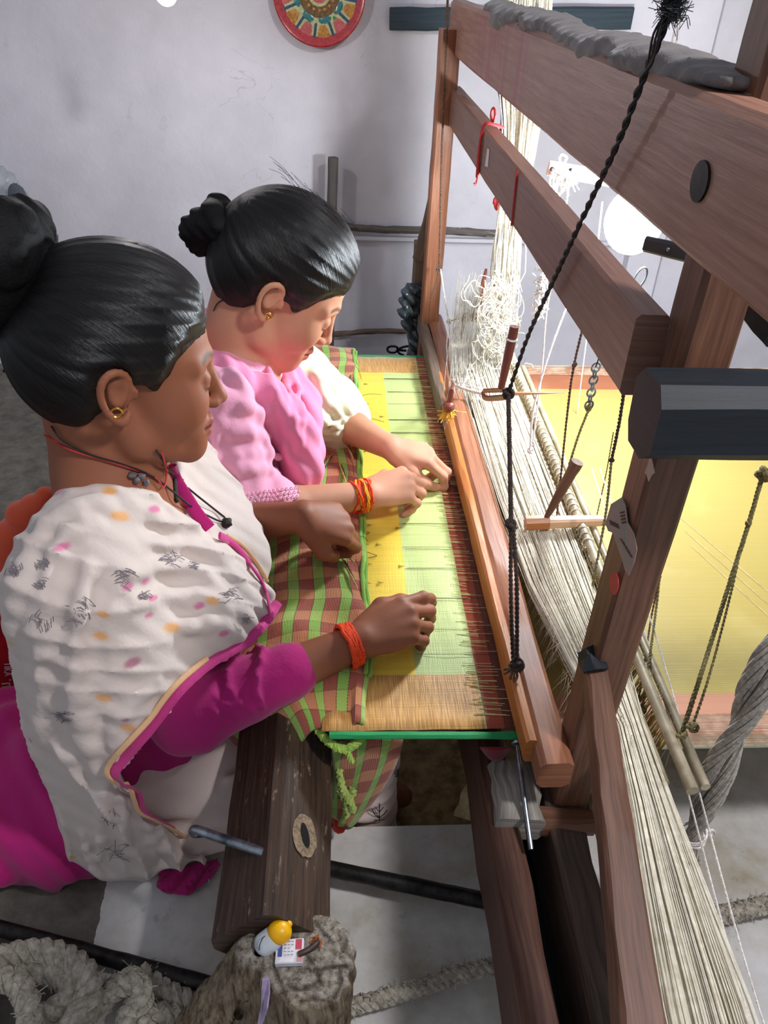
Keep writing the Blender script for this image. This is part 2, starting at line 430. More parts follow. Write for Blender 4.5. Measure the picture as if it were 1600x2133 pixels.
M['pit'] = plain('pit_earth', 'cdb88c', .9, scale=30, c2='8a7858', bumps=.8)
PX0, PX1, PY0, PY1, PZ = -.13, .47, .685, 1.95, -.30
def quadgrid(mb, o, u, v, n, m, wob=0.):
    o, u, v = map(lambda a: np.array(a, float), (o, u, v)); G = np.array([[o+u*i/n+v*j/m for j in range(m+1)] for i in range(n+1)])
    if wob: G[1:-1, 1:-1] += rng.normal(0, wob, G[1:-1, 1:-1].shape)
    return sheet(mb, G)
mb = MB()
ys = [-.6, PY0, PY1, 2.36]; xs = [-2.4, PX0, PX1, 2.6]
for i in range(3):
    for j in range(3):
        if i == 1 and j == 1: continue
        quadgrid(mb, (xs[i], ys[j], 0), (xs[i+1]-xs[i], 0, 0), (0, ys[j+1]-ys[j], 0), 4, 4)
for a, b_ in (((PX0, PY0), (PX1, PY0)), ((PX1, PY0), (PX1, PY1)), ((PX1, PY1), (PX0, PY1)), ((PX0, PY1), (PX0, PY0))):
    pass
fl = mb.build('floor', M['floor'], smooth=False, kind='structure')
mb = MB(); d = PZ
quadgrid(mb, (PX0, PY0, d), (PX1-PX0, 0, 0), (0, PY1-PY0, 0), 12, 20, .004)
quadgrid(mb, (PX0, PY0, 0), (0, 0, d), (PX1-PX0, 0, 0), 4, 6); quadgrid(mb, (PX0, PY1, 0), (PX1-PX0, 0, 0), (0, 0, d), 6, 4)
quadgrid(mb, (PX0, PY0, 0), (0, PY1-PY0, 0), (0, 0, d), 8, 4); quadgrid(mb, (PX1, PY0, 0), (0, 0, d), (0, PY1-PY0, 0), 4, 8)
mb.build('floor_pit', M['pit'], kind='structure', smooth=False)
mb = MB(); WY = 2.34; quadgrid(mb, (-2.4, WY, 0), (5., 0, 0), (0, 0, 2.6), 10, 6); mb.build('wall_back', M['wall'], smooth=False, kind='structure')
# pilaster and low ledge of the wall
mb = MB(); sweep(mb, [(.93, WY-.02, 0), (.93, WY-.02, 2.6)], rect(.10, .05), up=(0, 1, 0)); mb.build('trim_1', M['wall'], kind='structure', smooth=False)
mb = MB(); sweep(mb, [(.05, WY-.010, .425), (1.5, WY-.010, .425)], rect(.024, .012, .003)); mb.build('trim_2', M['wall'], kind='structure', smooth=False)

# ================================================================== MATERIALS
def skin_mat(name):
    m, nt, b = mat_new(name, .56, .25)
    a = nt.nodes.new('ShaderNodeVertexColor'); a.layer_name = 'Col'
    n = N_(nt, 'ShaderNodeTexNoise', Scale=22., Detail=5.); nt.links.new(coords(nt), n.inputs['Vector'])
    hs = nt.nodes.new('ShaderNodeHueSaturation'); nt.links.new(a.outputs[0], hs.inputs['Color'])
    nt.links.new(math_(nt, 'ADD', math_(nt, 'MULTIPLY', n.outputs[0], .3), .85), hs.inputs['Value'])
    nt.links.new(hs.outputs[0], b.inputs['Base Color'])
    b.inputs['Subsurface Weight'].default_value = .07; b.inputs['Subsurface Radius'].default_value = (.012, .005, .003); b.inputs['Subsurface Scale'].default_value = .6
    n2 = N_(nt, 'ShaderNodeTexNoise', Scale=260., Detail=3.); nt.links.new(coords(nt), n2.inputs['Vector'])
    bump(nt, b, n2.outputs[0], .12, .001); return m
def hair_mat(name, bun=(-.11, 0, .07), ax=(-.8, 0, .6)):
    """streaks that run towards the bun (object coordinates are the head's own)"""
    m, nt, b = mat_new(name, .36, .32)
    tc = nt.nodes.new('ShaderNodeTexCoord'); mp = nt.nodes.new('ShaderNodeMapping'); mp.vector_type = 'TEXTURE'
    mp.inputs['Location'].default_value = bun
    q = Vector(ax).to_track_quat('Z', 'Y').to_euler(); mp.inputs['Rotation'].default_value = q
    nt.links.new(tc.outputs['Object'], mp.inputs[0]); sx = nt.nodes.new('ShaderNodeSeparateXYZ'); nt.links.new(mp.outputs[0], sx.inputs[0])
    ang = math_(nt, 'ARCTAN2', sx.outputs[0], sx.outputs[1])
    cb = nt.nodes.new('ShaderNodeCombineXYZ')
    nt.links.new(math_(nt, 'MULTIPLY', math_(nt, 'COSINE', ang), 38.), cb.inputs[0]); nt.links.new(math_(nt, 'MULTIPLY', math_(nt, 'SINE', ang), 38.), cb.inputs[1])
    nt.links.new(math_(nt, 'MULTIPLY', sx.outputs[2], 9.), cb.inputs[2])
    n = N_(nt, 'ShaderNodeTexNoise', Scale=1.0, Detail=5., Roughness=.7); nt.links.new(cb.outputs[0], n.inputs['Vector'])
    r = ramp(nt, n.outputs[0], [(.35, lin('040405')), (.75, lin('171312'))]); nt.links.new(r.outputs[0], b.inputs['Base Color'])
    bump(nt, b, n.outputs[0], .55, .004); return m

M['skin'] = skin_mat('skin')
M['hair'] = hair_mat('hair'); M['bun'] = plain('bun_hair', '0a090b', .62, .2, c2='020202', scale=260, bumps=1.0)
M['dark_cord'] = plain('dark_cord', '2a211f', .7, scale=300, bumps=.4)
M['gold'] = plain('gold', 'd9a441', .3, .5, 1.0)
M['seed'] = plain('dark_seed', '2b1a12', .6, scale=300, c2='120a07', bumps=1)
M['shawl'] = cloth('shawl_cotton', vcol=True, weave=900, bumps=.35, var=.07)
M['magenta'] = cloth('magenta_cotton', 'b32170', weave=900, bumps=.4, var=.16)
M['pink'] = cloth('pink_cotton', vcol=True, weave=900, bumps=.3, var=.06)
M['border_pink'] = cloth('border_magenta', 'c63d80', bumps=.4); M['border_yellow'] = cloth('border_yellow', 'e2b184', bumps=.4)
M['salwar'] = cloth('printed_cotton', vcol=True, weave=900, bumps=.3, var=.06)
M['orange'] = plain('orange_thread', 'ff5a1e', .8, scale=400, c2='d92c0c', bumps=.6)
M['yellow_thread'] = plain('yellow_thread', 'f2b21e', .8, scale=400, bumps=.6)
M['red_thread'] = plain('red_thread', 'c23a3a', .8, scale=300)

# ================================================================== PEOPLE
def head(sd, O, H, s=1.0, k=.01, blink=.5):
    """skull, face and ears in head coordinates (x forward, y left, z up), origin between the ears"""
    def W(*p): return O+H@(np.array(p, float)*s)
    e = lambda c, r, k_=k, sub=False, rot=None: sd.ell(W(*c), np.array(r)*s, k_, H if rot is None else H@rot, sub)
    c = lambda a, b, r1, r2, k_=k, sub=False: sd.cone(W(*a), W(*b), r1*s, r2*s, k_, sub)
    e((-.012, 0, .045), (.098, .076, .083)); e((.038, 0, .0), (.055, .062, .078), .02)
    e((.040, 0, -.045), (.050, .052, .058), .02)
    for y in (-1, 1):
        c((-.018, y*.052, -.033), (.012, y*.046, -.070), .017, .015, .018); c((.012, y*.046, -.070), (.074, y*.012, -.098), .016, .014, .02)
        e((.052, y*.036, -.028), (.036, .026, .034), .02)
    e((.079, 0, -.096), (.018, .020, .015), .016)                                # chin
    e((.076, 0, -.071), (.022, .030, .024), .016)                                # muzzle
    for y in (-1, 1): c((.087, y*.010, .026), (.070, y*.045, .022), .009, .008, .012)   # brow ridge
    for y in (-1, 1): e((.094, y*.031, .006), (.014, .017, .011), .010, True)          # sockets
    c((.090, 0, .016), (.108, 0, -.026), .0065, .0085, .008); e((.110, 0, -.030), (.010, .0095, .0085), .006)
    for y in (-1, 1): e((.101, y*.011, -.034), (.009, .0065, .007), .005)
    for y in (-1, 1): e((.104, y*.006, -.041), (.004, .0028, .003), .002, True)
    c((.0985, -.006, -.0585), (.0985, .006, -.0585), .0058, .0058, .004); c((.0975, -.008, -.059), (.086, -.022, -.063), .005, .0026, .004); c((.0975, .008, -.059), (.086, .022, -.063), .005, .0026, .004)
    c((.0955, -.009, -.0705), (.0955, .009, -.0705), .0070, .0070, .004); c((.0945, -.010, -.070), (.085, -.021, -.065), .0055, .0026, .004); c((.0945, .010, -.070), (.085, .021, -.065), .0055, .0026, .004)
    c((.103, -.012, -.0648), (.103, .012, -.0648), .0018, .0018, .002, True); c((.103, -.012, -.0648), (.089, -.022, -.0645), .0018, .0012, .002, True)
    for y in (-1, 1):
        e((.0795, y*.031, .004), (.0125, .0135, .0125), .003)                       # lowered upper lid over the eye
        c((.0905, y*.020, -.0015), (.0905, y*.030, -.006), .0016, .0018, .003); c((.0905, y*.030, -.006), (.084, y*.043, -.002), .0018, .0012, .003)
    for y in (-1, 1):                                                          # ears
        tl = np.array([[math.cos(.35), 0, math.sin(.35)*0], [0, 1, 0], [0, 0, 1]])
        pts = [(.004, .071, .006), (-.002, .077, .026), (-.018, .084, .034), (-.030, .087, .024), (-.031, .085, .004), (-.022, .080, -.016), (-.010, .076, -.028), (-.002, .073, -.029), (.002, .071, -.020)]
        pts = [(x-.003, y*(q+.004+.009*min(1, max(0, (-x)/.02))), z*1.06-.002) for x, q, z in pts]
        e((-.014, y*.074, .006), (.017, .006, .027), .005)
        pts = smoothpath(np.array(pts)*.9+np.array([-.002, y*.0085, -.001]), 22)
        sd.chain([W(*p) for p in pts], list(np.interp(np.linspace(0, 8, 22), range(9), (.0028, .0038, .0043, .0043, .004, .004, .005, .0054, .0036))*s), .0022)
        e((-.016, y*.083, .004), (.011, .006, .020), .004); e((-.012, y*.091, .003), (.0105, .0075, .0145), .003, True); c((.004, y*.074, -.004), (.004, y*.077, .004), .0035, .003, .003)
        c((-.020, y*.079, .014), (-.019, y*.079, -.008), .0028, .0028, .004)
def head_col(V, O, H, s, col, skin, lip, brow, lash):
    L = ((V-O)@H)/s; x, y, z = L.T; ay = np.abs(y)
    inh = (x > .02) & (np.linalg.norm(L, axis=1) < .16)
    def put(m, c):
        m = (m*inh)[:, None]; col[:] = col*(1-m)+np.array(c[:3])*m
    put(.12*np.exp(-((ay-.040)**2+(z+.03)**2)/.0006)*(x > .04), lin('b5604a'))
    lipz = -.0645+.3*(.098-x)*0
    put(sstep(.0128, .0095, np.abs(z-lipz))*sstep(.024, .020, ay)*(x > .082), lip)
    put(sstep(.0022, .0010, np.abs(z-lipz))*sstep(.024, .020, ay)*(x > .080), lin('4a1f1a'))
    bz = .0265+.006*np.sin(np.clip((ay-.012)/.038, 0, 1)*3.1)
    put(.75*sstep(.0042, .0020, np.abs(z-bz))*sstep(.010, .014, ay)*sstep(.052, .046, ay)*(x > .05), brow)
    lz = -.0035-.0035*np.sin(np.clip((ay-.018)/.028, 0, 1)*3.1)
    put(.9*sstep(.0022, .0010, np.abs(z-lz))*sstep(.016, .019, ay)*sstep(.047, .043, ay)*(x > .05), lash)
    return col
def hair_mesh(name, O, H, s, parent, bun_prims, mat, label=None, puff=.012, low=.0):
    sd = S()
    sd.ell((-.014, 0, .048), (.100+puff, .077+puff*.8, .084+puff), .01)
    sd.ell((-.030, 0, .012), (.088+puff*.6, .070+puff*.8, .075+puff), .03)
    # keep the hair behind the hairline: two halves joined
    cut = S()
    sd2 = S(); sd2.p = list(sd.p)
    top = lambda X: sd.eval(X)
    def f(X):
        d = sd.eval(X); x, y, z = X.T
        side = (z-(.008+.62*x+.003*np.sin(x*120)+.022*sstep(.004, -.012, x)-.026*np.exp(-((x-.027)/.016)**2)))*.8            # above a line rising to the forehead
        front = (.089-x)+.30*(z-.080)
        a = np.minimum(side, front)
        tem = .018-np.hypot((x-.020-.25*z)*1.15, (z-.016)*.60)          # hair in front of the ear
        back = np.minimum(-.026-x-.30*np.maximum(-z-.02, 0), z+.085)
        keep = np.maximum(a, back)
        h = np.maximum(.006-np.abs(d+keep), 0)/.006; d = d+.0085*sstep(.022, .0, keep)
        return np.maximum(d, -keep)+h*h*.0015
    class Q(S): pass
    q = Q(); q.p = sd.p; q.eval = lambda X, idx=None: f(X)
    def disp(X):
        x, y, z = X.T; u = X-np.array([-.11, 0, .07]); a = np.arctan2(u[:, 1], u[:, 2]); r = np.linalg.norm(u, axis=1)
        return -.0007*np.sin(a*26+r*14)*sstep(.02, .07, r)-.0003*np.sin(a*57+r*23)
    V, Qd = surface(q, .0026, disp=disp)
    me = np_mesh(name, V*s, Qd, mat)
    o = bpy.data.objects.new(name, me); COL.objects.link(o)
    Mw = Matrix.Translation(Vector(O)) @ Matrix(H.tolist()).to_4x4()
    o.parent = parent; o.matrix_parent_inverse = Matrix.Translation(-Vector(parent.location)); o.matrix_basis = Mw
    if label: o['label'] = label
    return o
def bun_mesh(name, C, H, R_, parent, lobes=7, seed=1, label=None):
    """a coil of twisted hair"""
    g = np.random.default_rng(seed); sd = S()
    for t in range(3):
        n = 15; pts = []
        for i in range(n):
            a = i/(n-1)*2*math.pi*1.25+t*2.1; rr = R_*(.62-.16*t+.10*math.sin(3*a+t))
            pts.append(np.array([-.35*R_+t*.42*R_*-1+.10*R_*math.sin(2*a), rr*math.cos(a), rr*math.sin(a)]))
        sd.chain([C+H@p for p in pts], [R_*(.40-.05*t)*(1+.12*math.sin(i*1.7)) for i in range(n)], R_*.10)
    sd.ell(C-H@np.array([.2*R_, 0, 0]), (R_*.6,)*3, R_*.2)
    sd.cone(C+H@np.array([.75*R_, 0, -.2*R_]), C, R_*.62, R_*.55, R_*.2)
    ax = H[:, 0]
    def disp(X):
        u = (X-C)@H; a = np.arctan2(u[:, 1], u[:, 2]); r = np.hypot(u[:, 1], u[:, 2])
        return -.0016*np.sin(a*5+r*420+u[:, 0]*160)
    V, Q = surface(sd, .0028, disp=disp)
    me = np_mesh(name, V, Q, M['bun']); return link(name, me, parent, label=label)
def hand(sd, wrist, f, n, side, curls, s=1.0, thumb=((.050, .046, -.018), (.074, .036, -.034), (.092, .022, -.046)), spread=.05, pk=.010):
    """palm with four fingers of different length and a thumb; f towards the knuckles, n back of the hand"""
    f = nrm(f); n = nrm(n-np.dot(n, f)*np.asarray(f)); t = np.cross(n, f) if side == 'R' else np.cross(f, n)
    w = lambda a, b, c: wrist+s*(a*f+b*t+c*n)
    kn = [(.074, .026, .001), (.079, .009, .003), (.074, -.009, .001), (.066, -.025, -.003)]
    ln = [(.040, .024, .020), (.045, .028, .021), (.041, .026, .020), (.032, .020, .018)]
    sd.ell(w(.040, .002, -.003), np.array([.040, .032, .013])*s, .012, np.stack([f, t, n], 1))
    for j, (a, b, c) in enumerate(kn): sd.cone(w(.004, b*.45, 0), w(a, b, c), .0135*s, (.0108-.0007*(j == 3))*s, pk)
    tips = []
    for j, (a, b, c) in enumerate(kn):
        p = w(a, b, c); ang = 0; r = (.0096, .0097, .0093, .0083)[j]*s; sp = spread*(1.5-j)/1.5
        for q in range(3):
            ang += curls[j][q]; d = math.cos(ang)*(f*math.cos(sp)+t*math.sin(sp))-math.sin(ang)*n
            e = p+d*ln[j][q]*s; sd.cone(p, e, r, r*.90, .0032); 
            if q < 2: sd.ell(e, r*.96, .003)
            p = e; r *= .90
        tips.append(p)
    th = [w(.014, .020, -.006)]+[w(*q) for q in thumb]
    sd.chain(th, [.0150*s, .0118*s, .0102*s, .0088*s], .007)
    tips.append(th[-1]); return tips
def colour(n, c): return np.tile(np.array(lin(c)[:3]), (n, 1))

# ---------------------------------------------------------------- woman in the printed shawl (near)
p1 = thing('person', (-.27, .80, 0), 'nearest seated woman, cream printed shawl over magenta sleeve, hands at the loom', 'person')
O1 = np.array([-.240, .815, .712]); H1 = rotm(17, 10, -4); s1 = .98
E1r = P(395, 1488, Y=.655); W1r = P(752, 1334, Z=.335); E1l = np.array([-.27, .99, .345]); W1l = P(628, 1076, Y=.93)
b1 = S()
b1.cone((-.29, .80, .12), (-.275, .80, .40), .125, .105, .05).cone((-.285, .675, .520), (-.255, .935, .500), .052, .050, .05)
b1.cone((-.275, .80, .40), (-.275, .80, .50), .11, .06, .05)
b1.ell((-.195, .74, .40), (.055,)*3, .03).ell((-.19, .87, .40), (.055,)*3, .03)
b1.cone(O1+H1@V3(-.040, 0, -.02), (-.283, .80, .545), .054, .060, .02)                # neck
b1.cone((-.283, .70, .548), (-.27, .80, .585), .040, .045, .04).cone((-.26, .91, .54), (-.27, .80, .58), .036, .045, .04)
b1.cone((-.225, .745, .515), (-.215, .80, .505), .012, .010, .02).cone((-.205, .90, .505), (-.215, .82, .505), .012, .010, .02)      # collar bones
b1.cone((-.285, .665, .515), E1r, .046, .038, .02).cone(E1r, E1r+(W1r-E1r)*.35, .037, .036, .02).cone(E1r+(W1r-E1r)*.35, W1r, .036, .0235, .01)
b1.cone((-.25, .945, .50), E1l, .045, .037, .02).cone(E1l, E1l+(W1l-E1l)*.4, .036, .034, .02).cone(E1l+(W1l-E1l)*.4, W1l, .034, .023, .01)
b1.cone((-.28, .72, .10), (.03, .76, .095), .07, .052, .03).cone((.03, .76, .095), (.05, .78, -.24), .05, .036, .02).cone((.05, .78, -.25), (.085, .78, -.272), .03, .022, .02)
b1.cone((-.28, .88, .10), (.02, .92, .095), .07, .052, .03).cone((.02, .92, .095), (.04, .92, -.24), .05, .036, .02).cone((.04, .92, -.25), (.13, .92, -.272), .03, .022, .02)
head(b1, O1, H1, s1)
tip1r = hand(b1, W1r, nrm(P(880, 1280, Z=.345)-W1r), V3(-.15, -.42, .9), 'R', [(.30, .55, .35), (.62, .75, .4), (.80, .85, .45), (.85, .8, .5)], 1.03, ((.052, .040, -.012), (.084, .040, -.022), (.112, .034, -.034)))
tip1l = hand(b1, W1l, nrm(P(722, 1092, Z=.385)-W1l), V3(.10, -.50, .85), 'L', [(.55, 1.0, .7), (.75, 1.1, .7), (.9, 1.1, .7), (1.0, 1.1, .7)], 1.02, ((.046, .044, -.018), (.074, .040, -.036), (.096, .024, -.056)), spread=.03)
V, Q = surface(b1, .0030)
c = colour(len(V), '935b42'); head_col(V, O1, H1, s1, c, None, lin('985445'), lin('1c120e'), lin('120c0a'))
link('body', np_mesh('body', V, Q, M['skin'], c), p1)
hair_mesh('hair', O1, H1, s1, p1, None, M['hair'], 'smooth black hair pulled back', .013)
bun_mesh('hair_bun', P(52, 572, D=.80), H1@rotm(0, 25), .072, p1, seed=3)
# kurta: magenta torso, right sleeve and the skirt on the floor
k1 = S()
k1.cone((-.29, .80, .13), (-.275, .80, .40), .150, .118, .05).cone((-.285, .675, .515), (-.255, .935, .495), .058, .056, .05)
k1.ell((-.198, .74, .40), (.066,)*3, .05).ell((-.19, .87, .40), (.066,)*3, .05)
sl_e = E1r+(W1r-E1r)*.56
k1.cone((-.285, .665, .515), E1r, .054, .050, .02).cone(E1r, sl_e, .050, .0385, .012).cone(sl_e, sl_e+nrm(W1r-E1r)*.014, .0385, .0315, .004)
k1.cone((-.25, .945, .50), E1l, .052, .046, .02)
k1.ell((-.47, .76, .055), (.20, .17, .085), .05).ell((-.40, .66, .04), (.13, .07, .05), .04)
fd = nrm(W1r-E1r)
for t in (.05, .16, .28, .40):                                       # sleeve creases
    c0 = E1r+(W1r-E1r)*t; u = nrm(np.cross(fd, V3(0, 0, 1))); vv = np.cross(u, fd)
    ps = [c0+(math.cos(a)*u+math.sin(a)*vv)*(.051-.010*t)+fd*.016*math.sin(a*2+t*9) for a in np.linspace(.2, 3.3, 8)]
    k1.chain(ps, [.0028]*8, .008)
k1.poly([(120, 880), (96, 1000), (150, 1030), (250, 1020), (330, 1070), (372, 1100), (395, 1090), (375, 1020), (352, 975), (350, 900)], .004, 1.02)
def kd(X):
    x, y, z = X.T; m = sstep(.35, .1, z)
    return -.006*m*np.sin(x*62+9*np.sin(y*11)+y*20)-.003*np.sin(x*130+y*90+z*60)*m
V, Q = surface(k1, .0042, disp=kd)
link('kurta', np_mesh('kurta', V, Q, M['magenta'], None), p1, label='magenta cotton tunic')
# pale printed trousers over thighs and knee
t1 = S()
t1.cone((-.27, .71, .10), (.025, .755, .105), .095, .066, .03).cone((.025, .755, .105), (.045, .775, -.22), .066, .060, .03).cone((.045, .775, -.22), (.05, .78, -.25), .060, .05, .02)
t1.cone((-.27, .88, .10), (.02, .92, .10), .095, .066, .03).cone((.02, .92, .10), (.04, .92, -.25), .066, .050, .03)
t1.cone((-.24, .66, .06), (-.13, .70, .07), .055, .05, .03)
for a, b_, r in (((-.24, .630, .13), (-.05, .69, .16), .010), ((-.22, .618, .09), (-.05, .675, .11), .009), ((-.23, .612, .05), (-.10, .645, .06), .010), ((-.15, .66, .165), (-.02, .70, .165), .009)):
    t1.cone(a, b_, r, r*.6, .014)
def td(X):
    x, y, z = X.T; return -.0035*np.sin(x*40+z*70+6*np.sin(z*14))-.0015*np.sin(z*160+x*60)
V, Q = surface(t1, .0040, disp=td)
c = colour(len(V), 'd9c6bd'); g = np.random.default_rng(5)
x, y, z = V.T
link('trousers', np_mesh('trousers', V, Q, M['salwar'], c), p1, label='pale mauve printed cotton trousers')
# printed sprigs on the knee, thin embroidered lines lying on the cloth
sp = MB()
for (px, py, sc_) in ((788, 1688, 20), (742, 1712, 11), (824, 1608, 9), (775, 1630, 8)):
    def on(dx, dy):
        h_ = t1.hit(px+dx*sc_, py+dy*sc_, .0035); return h_
    for l in ([(0, .9), (0, -.9)], [(0, .6), (-.5, .2), (-.7, -.3)], [(0, .6), (.5, .2), (.8, -.2)], [(0, 0), (-.4, -.5)], [(0, 0), (.4, -.5)], [(0, .9), (-.5, .8)], [(0, .9), (.5, .8)]):
        q = [on(*a) for a in l]
        if all(a is not None for a in q): tube(sp, q, .0007, 4)
sp.build('printed_sprig', M['dark_cord'], p1, kind='stuff')

# shawl
h1 = S()
h1.cone((-.265, .79, .20), (-.260, .79, .42), .124, .118, .05).cone((-.285, .668, .525), (-.258, .955, .500), .068, .062, .05)
h1.cone((-.285, .70, .560), (-.255, .92, .545), .050, .046, .04)
h1.ell((-.19, .735, .400), (.086, .080, .080), .04).ell((-.175, .865, .39), (.080, .076, .08), .04)
h1.ell((-.118, .765, .378), (.036, .045, .040), .03)                           # bunched front end
h1.cone((-.295, .655, .52), E1r+V3(-.03, -.005, .02), .073, .076, .03).cone(E1r+V3(-.03, 0, .02), E1r+V3(.025, -.005, .02), .074, .066, .03)
h1.cone((-.305, .665, .42), (-.328, .650, .06), .076, .066, .05).cone((-.29, .655, .34), (-.262, .622, .06), .076, .052, .05)
h1.cone((-.365, .72, .42), (-.395, .70, .08), .042, .036, .05).cone((-.30, .615, .05), (-.19, .590, .05), .038, .018, .03)
h1.cone((-.24, .95, .5), (-.17, .95, .40), .06, .05, .04)
def st(pts, r, k=.014, lift=-.002):
    q = []
    for a in pts:
        e = h1b.hit(a[0], a[1], lift)
        if e is not None: q.append(e)
    if len(q) > 1:
        q = smoothpath(q, len(q)*2); n = len(q); h1.chain(list(q), [r*(.35+.65*math.sin(math.pi*(i+.6)/(n+.2))) for i in range(n)], k)
h1b = S(); h1b.p = list(h1.p)
for pts, r in (
    ([(52, 1170), (95, 1095), (175, 1058), (290, 1060), (385, 1105), (455, 1165), (515, 1235)], .012),
    ([(150, 1022), (250, 1028), (330, 1050), (420, 1110), (490, 1170), (545, 1230)], .010),
    ([(110, 1290), (105, 1200), (140, 1120), (200, 1090)], .010),
    ([(160, 1620), (130, 1500), (112, 1380), (108, 1280)], .012),
    ([(250, 1700), (200, 1600), (165, 1480), (150, 1370), (160, 1260), (180, 1180)], .011),
    ([(30, 1640), (40, 1500), (30, 1350), (38, 1230), (70, 1140)], .012),
    ([(75, 1660), (85, 1560), (75, 1450), (70, 1330), (80, 1240)], .008),
    ([(500, 1300), (440, 1250), (350, 1240), (280, 1262)], .006), ([(470, 1235), (400, 1190), (330, 1180), (270, 1200)], .008),
    ([(545, 1275), (515, 1210), (450, 1155), (370, 1135), (300, 1130)], .009), ([(520, 1330), (450, 1300), (360, 1310)], .006),
    ([(300, 1480), (250, 1560), (215, 1680), (205, 1800)], .010), ([(330, 1420), (260, 1480), (230, 1540)], .008),
    ([(255, 1640), (250, 1720), (260, 1820)], .010), ([(300, 1700), (330, 1760), (400, 1790)], .009), ([(170, 1740), (190, 1800), (215, 1835)], .008),
    ([(560, 1290), (530, 1250), (505, 1225)], .008), ([(565, 1255), (540, 1215)], .007), ([(535, 1320), (520, 1290), (500, 1270)], .007)):
    st(pts, r)
for pts, r in (([(120, 1420), (118, 1330), (122, 1230), (150, 1140)], .008), ([(205, 1400), (200, 1290), (225, 1200)], .006), ([(125, 1560), (105, 1480), (100, 1400)], .012),
               ([(275, 1560), (250, 1650), (235, 1780)], .006), ([(420, 1215), (350, 1205), (290, 1222)], .004), ([(60, 1600), (58, 1480), (52, 1350)], .006)):
    q = [e for e in (h1.hit(a[0], a[1], .004) for a in pts) if e is not None]
    if len(q) > 1: h1.chain(list(smoothpath(q, 10)), [r]*10, .010, True)
NECK1 = [(100, 860), (92, 985), (128, 1012), (180, 1008), (240, 1004), (300, 1014), (352, 1040), (400, 1078), (432, 1108), (452, 1120), (440, 1080), (415, 1035), (385, 990), (352, 945), (340, 860)]
h1.poly(NECK1, .005, 1.0)
EDGE1 = [(584, 1262), (560, 1300), (520, 1342), (452, 1384), (385, 1440), (330, 1510), (250, 1605), (262, 1640), (288, 1650), (310, 1700), (370, 1738), (452, 1788)]
h1.poly(EDGE1+[(470, 1900), (760, 1900), (760, 1262)], .005, 9)
h1.poly([(94, 1700), (60, 1690), (22, 1672), (-60, 1660), (-60, 1960), (150, 1960), (145, 1800), (130, 1740)], .006, 9)
h1.poly([(140, 1785), (200, 1850), (270, 1838), (340, 1822), (440, 1792), (440, 1960), (120, 1960)], .006, 9)
h1.half((0, 0, .004), (0, 0, 1))
_d1 = nrm(V3(-.10, .76, .38)-V3(-.30, .66, .56)); _e1 = nrm(np.cross(_d1, nrm(ray(350, 1180)))); _e2 = nrm(V3(1, .35, 0))
def hd(X):
    X = X.astype(np.float64); x, y, z = X.T; lo = sstep(.40, .28, z)
    w1 = X@_e1; w2 = X@_e2+.03*(z-.3); l1 = X@_d1
    a = np.sin(w1*92+1.8*np.sin(l1*14)+.9*np.sin(w1*40)); b_ = np.sin(w2*62+1.5*np.sin(z*9+x*9)+1.1*np.sin(w2*31))
    rg_ = lambda q: (1-np.sqrt(np.abs(q)+.02))*2-1
    amp = .55+.45*np.sin(l1*21+w1*30)
    return -.0034*amp*(1-lo)*rg_(a)-.0062*lo*rg_(b_)-.0006*np.sin(z*60+x*45)-.0007*np.sin(w1*260+l1*60)
V, Q = surface(h1, .0029, disp=hd)
c = colour(len(V), 'cfc0b7')
def dot(px, py, r, colr, a=.85, ex=1., ang=0.):
    r = r*.72; a = .7
    e = h1.hit(px, py)
    if e is None: return
    d = V-e; u = R.T@np.eye(3)[0]; 
    ux = nrm(R@V3(1, 0, 0)); uy = nrm(R@V3(0, 1, 0)); A = d@ux; Bq = d@uy; c_, s_ = math.cos(ang), math.sin(ang)
    q = np.hypot(A*c_+Bq*s_, (Bq*c_-A*s_)*ex); q = np.hypot(q, (d@nrm(ray(px, py)))*.5)
    m = (a*sstep(r*1.25, r*.6, q))[:, None]; c[:] = c*(1-m)+np.array(lin(colr)[:3])*m
for a in ((124, 1022, .013), (325, 1058, .011), (128, 1138, .010), (292, 1084, .0), (268, 1222, .009), (305, 1210, .008), (415, 1262, .009), (466, 1320, .009), (274, 1382, .012), (58, 1545, .008), (262, 1500, .006), (310, 1282, .006), (320, 1245, .008), (130, 1760, .0)):
    if a[2]: dot(a[0], a[1], a[2], 'd0418c' if a[1] < 1350 else 'a3406e', .8, 1.5, .4)
for a in ((228, 1022, .012), (250, 1075, .012), (358, 1308, .012), (208, 1326, .011), (442, 1252, .011), (50, 1606, .006), (265, 1518, .012), (215, 1455, .012), (484, 1135, .010), (365, 1800, .007), (152, 1785, .007), (215, 1280, .009), (20, 1340, .006)):
    dot(a[0], a[1], a[2], 'eaa038', .8, 1.5, -.3)
link('shawl', np_mesh('shawl', V, Q, M['shawl'], c), p1, label='cream shawl printed with pink and yellow spots and grey sprigs')
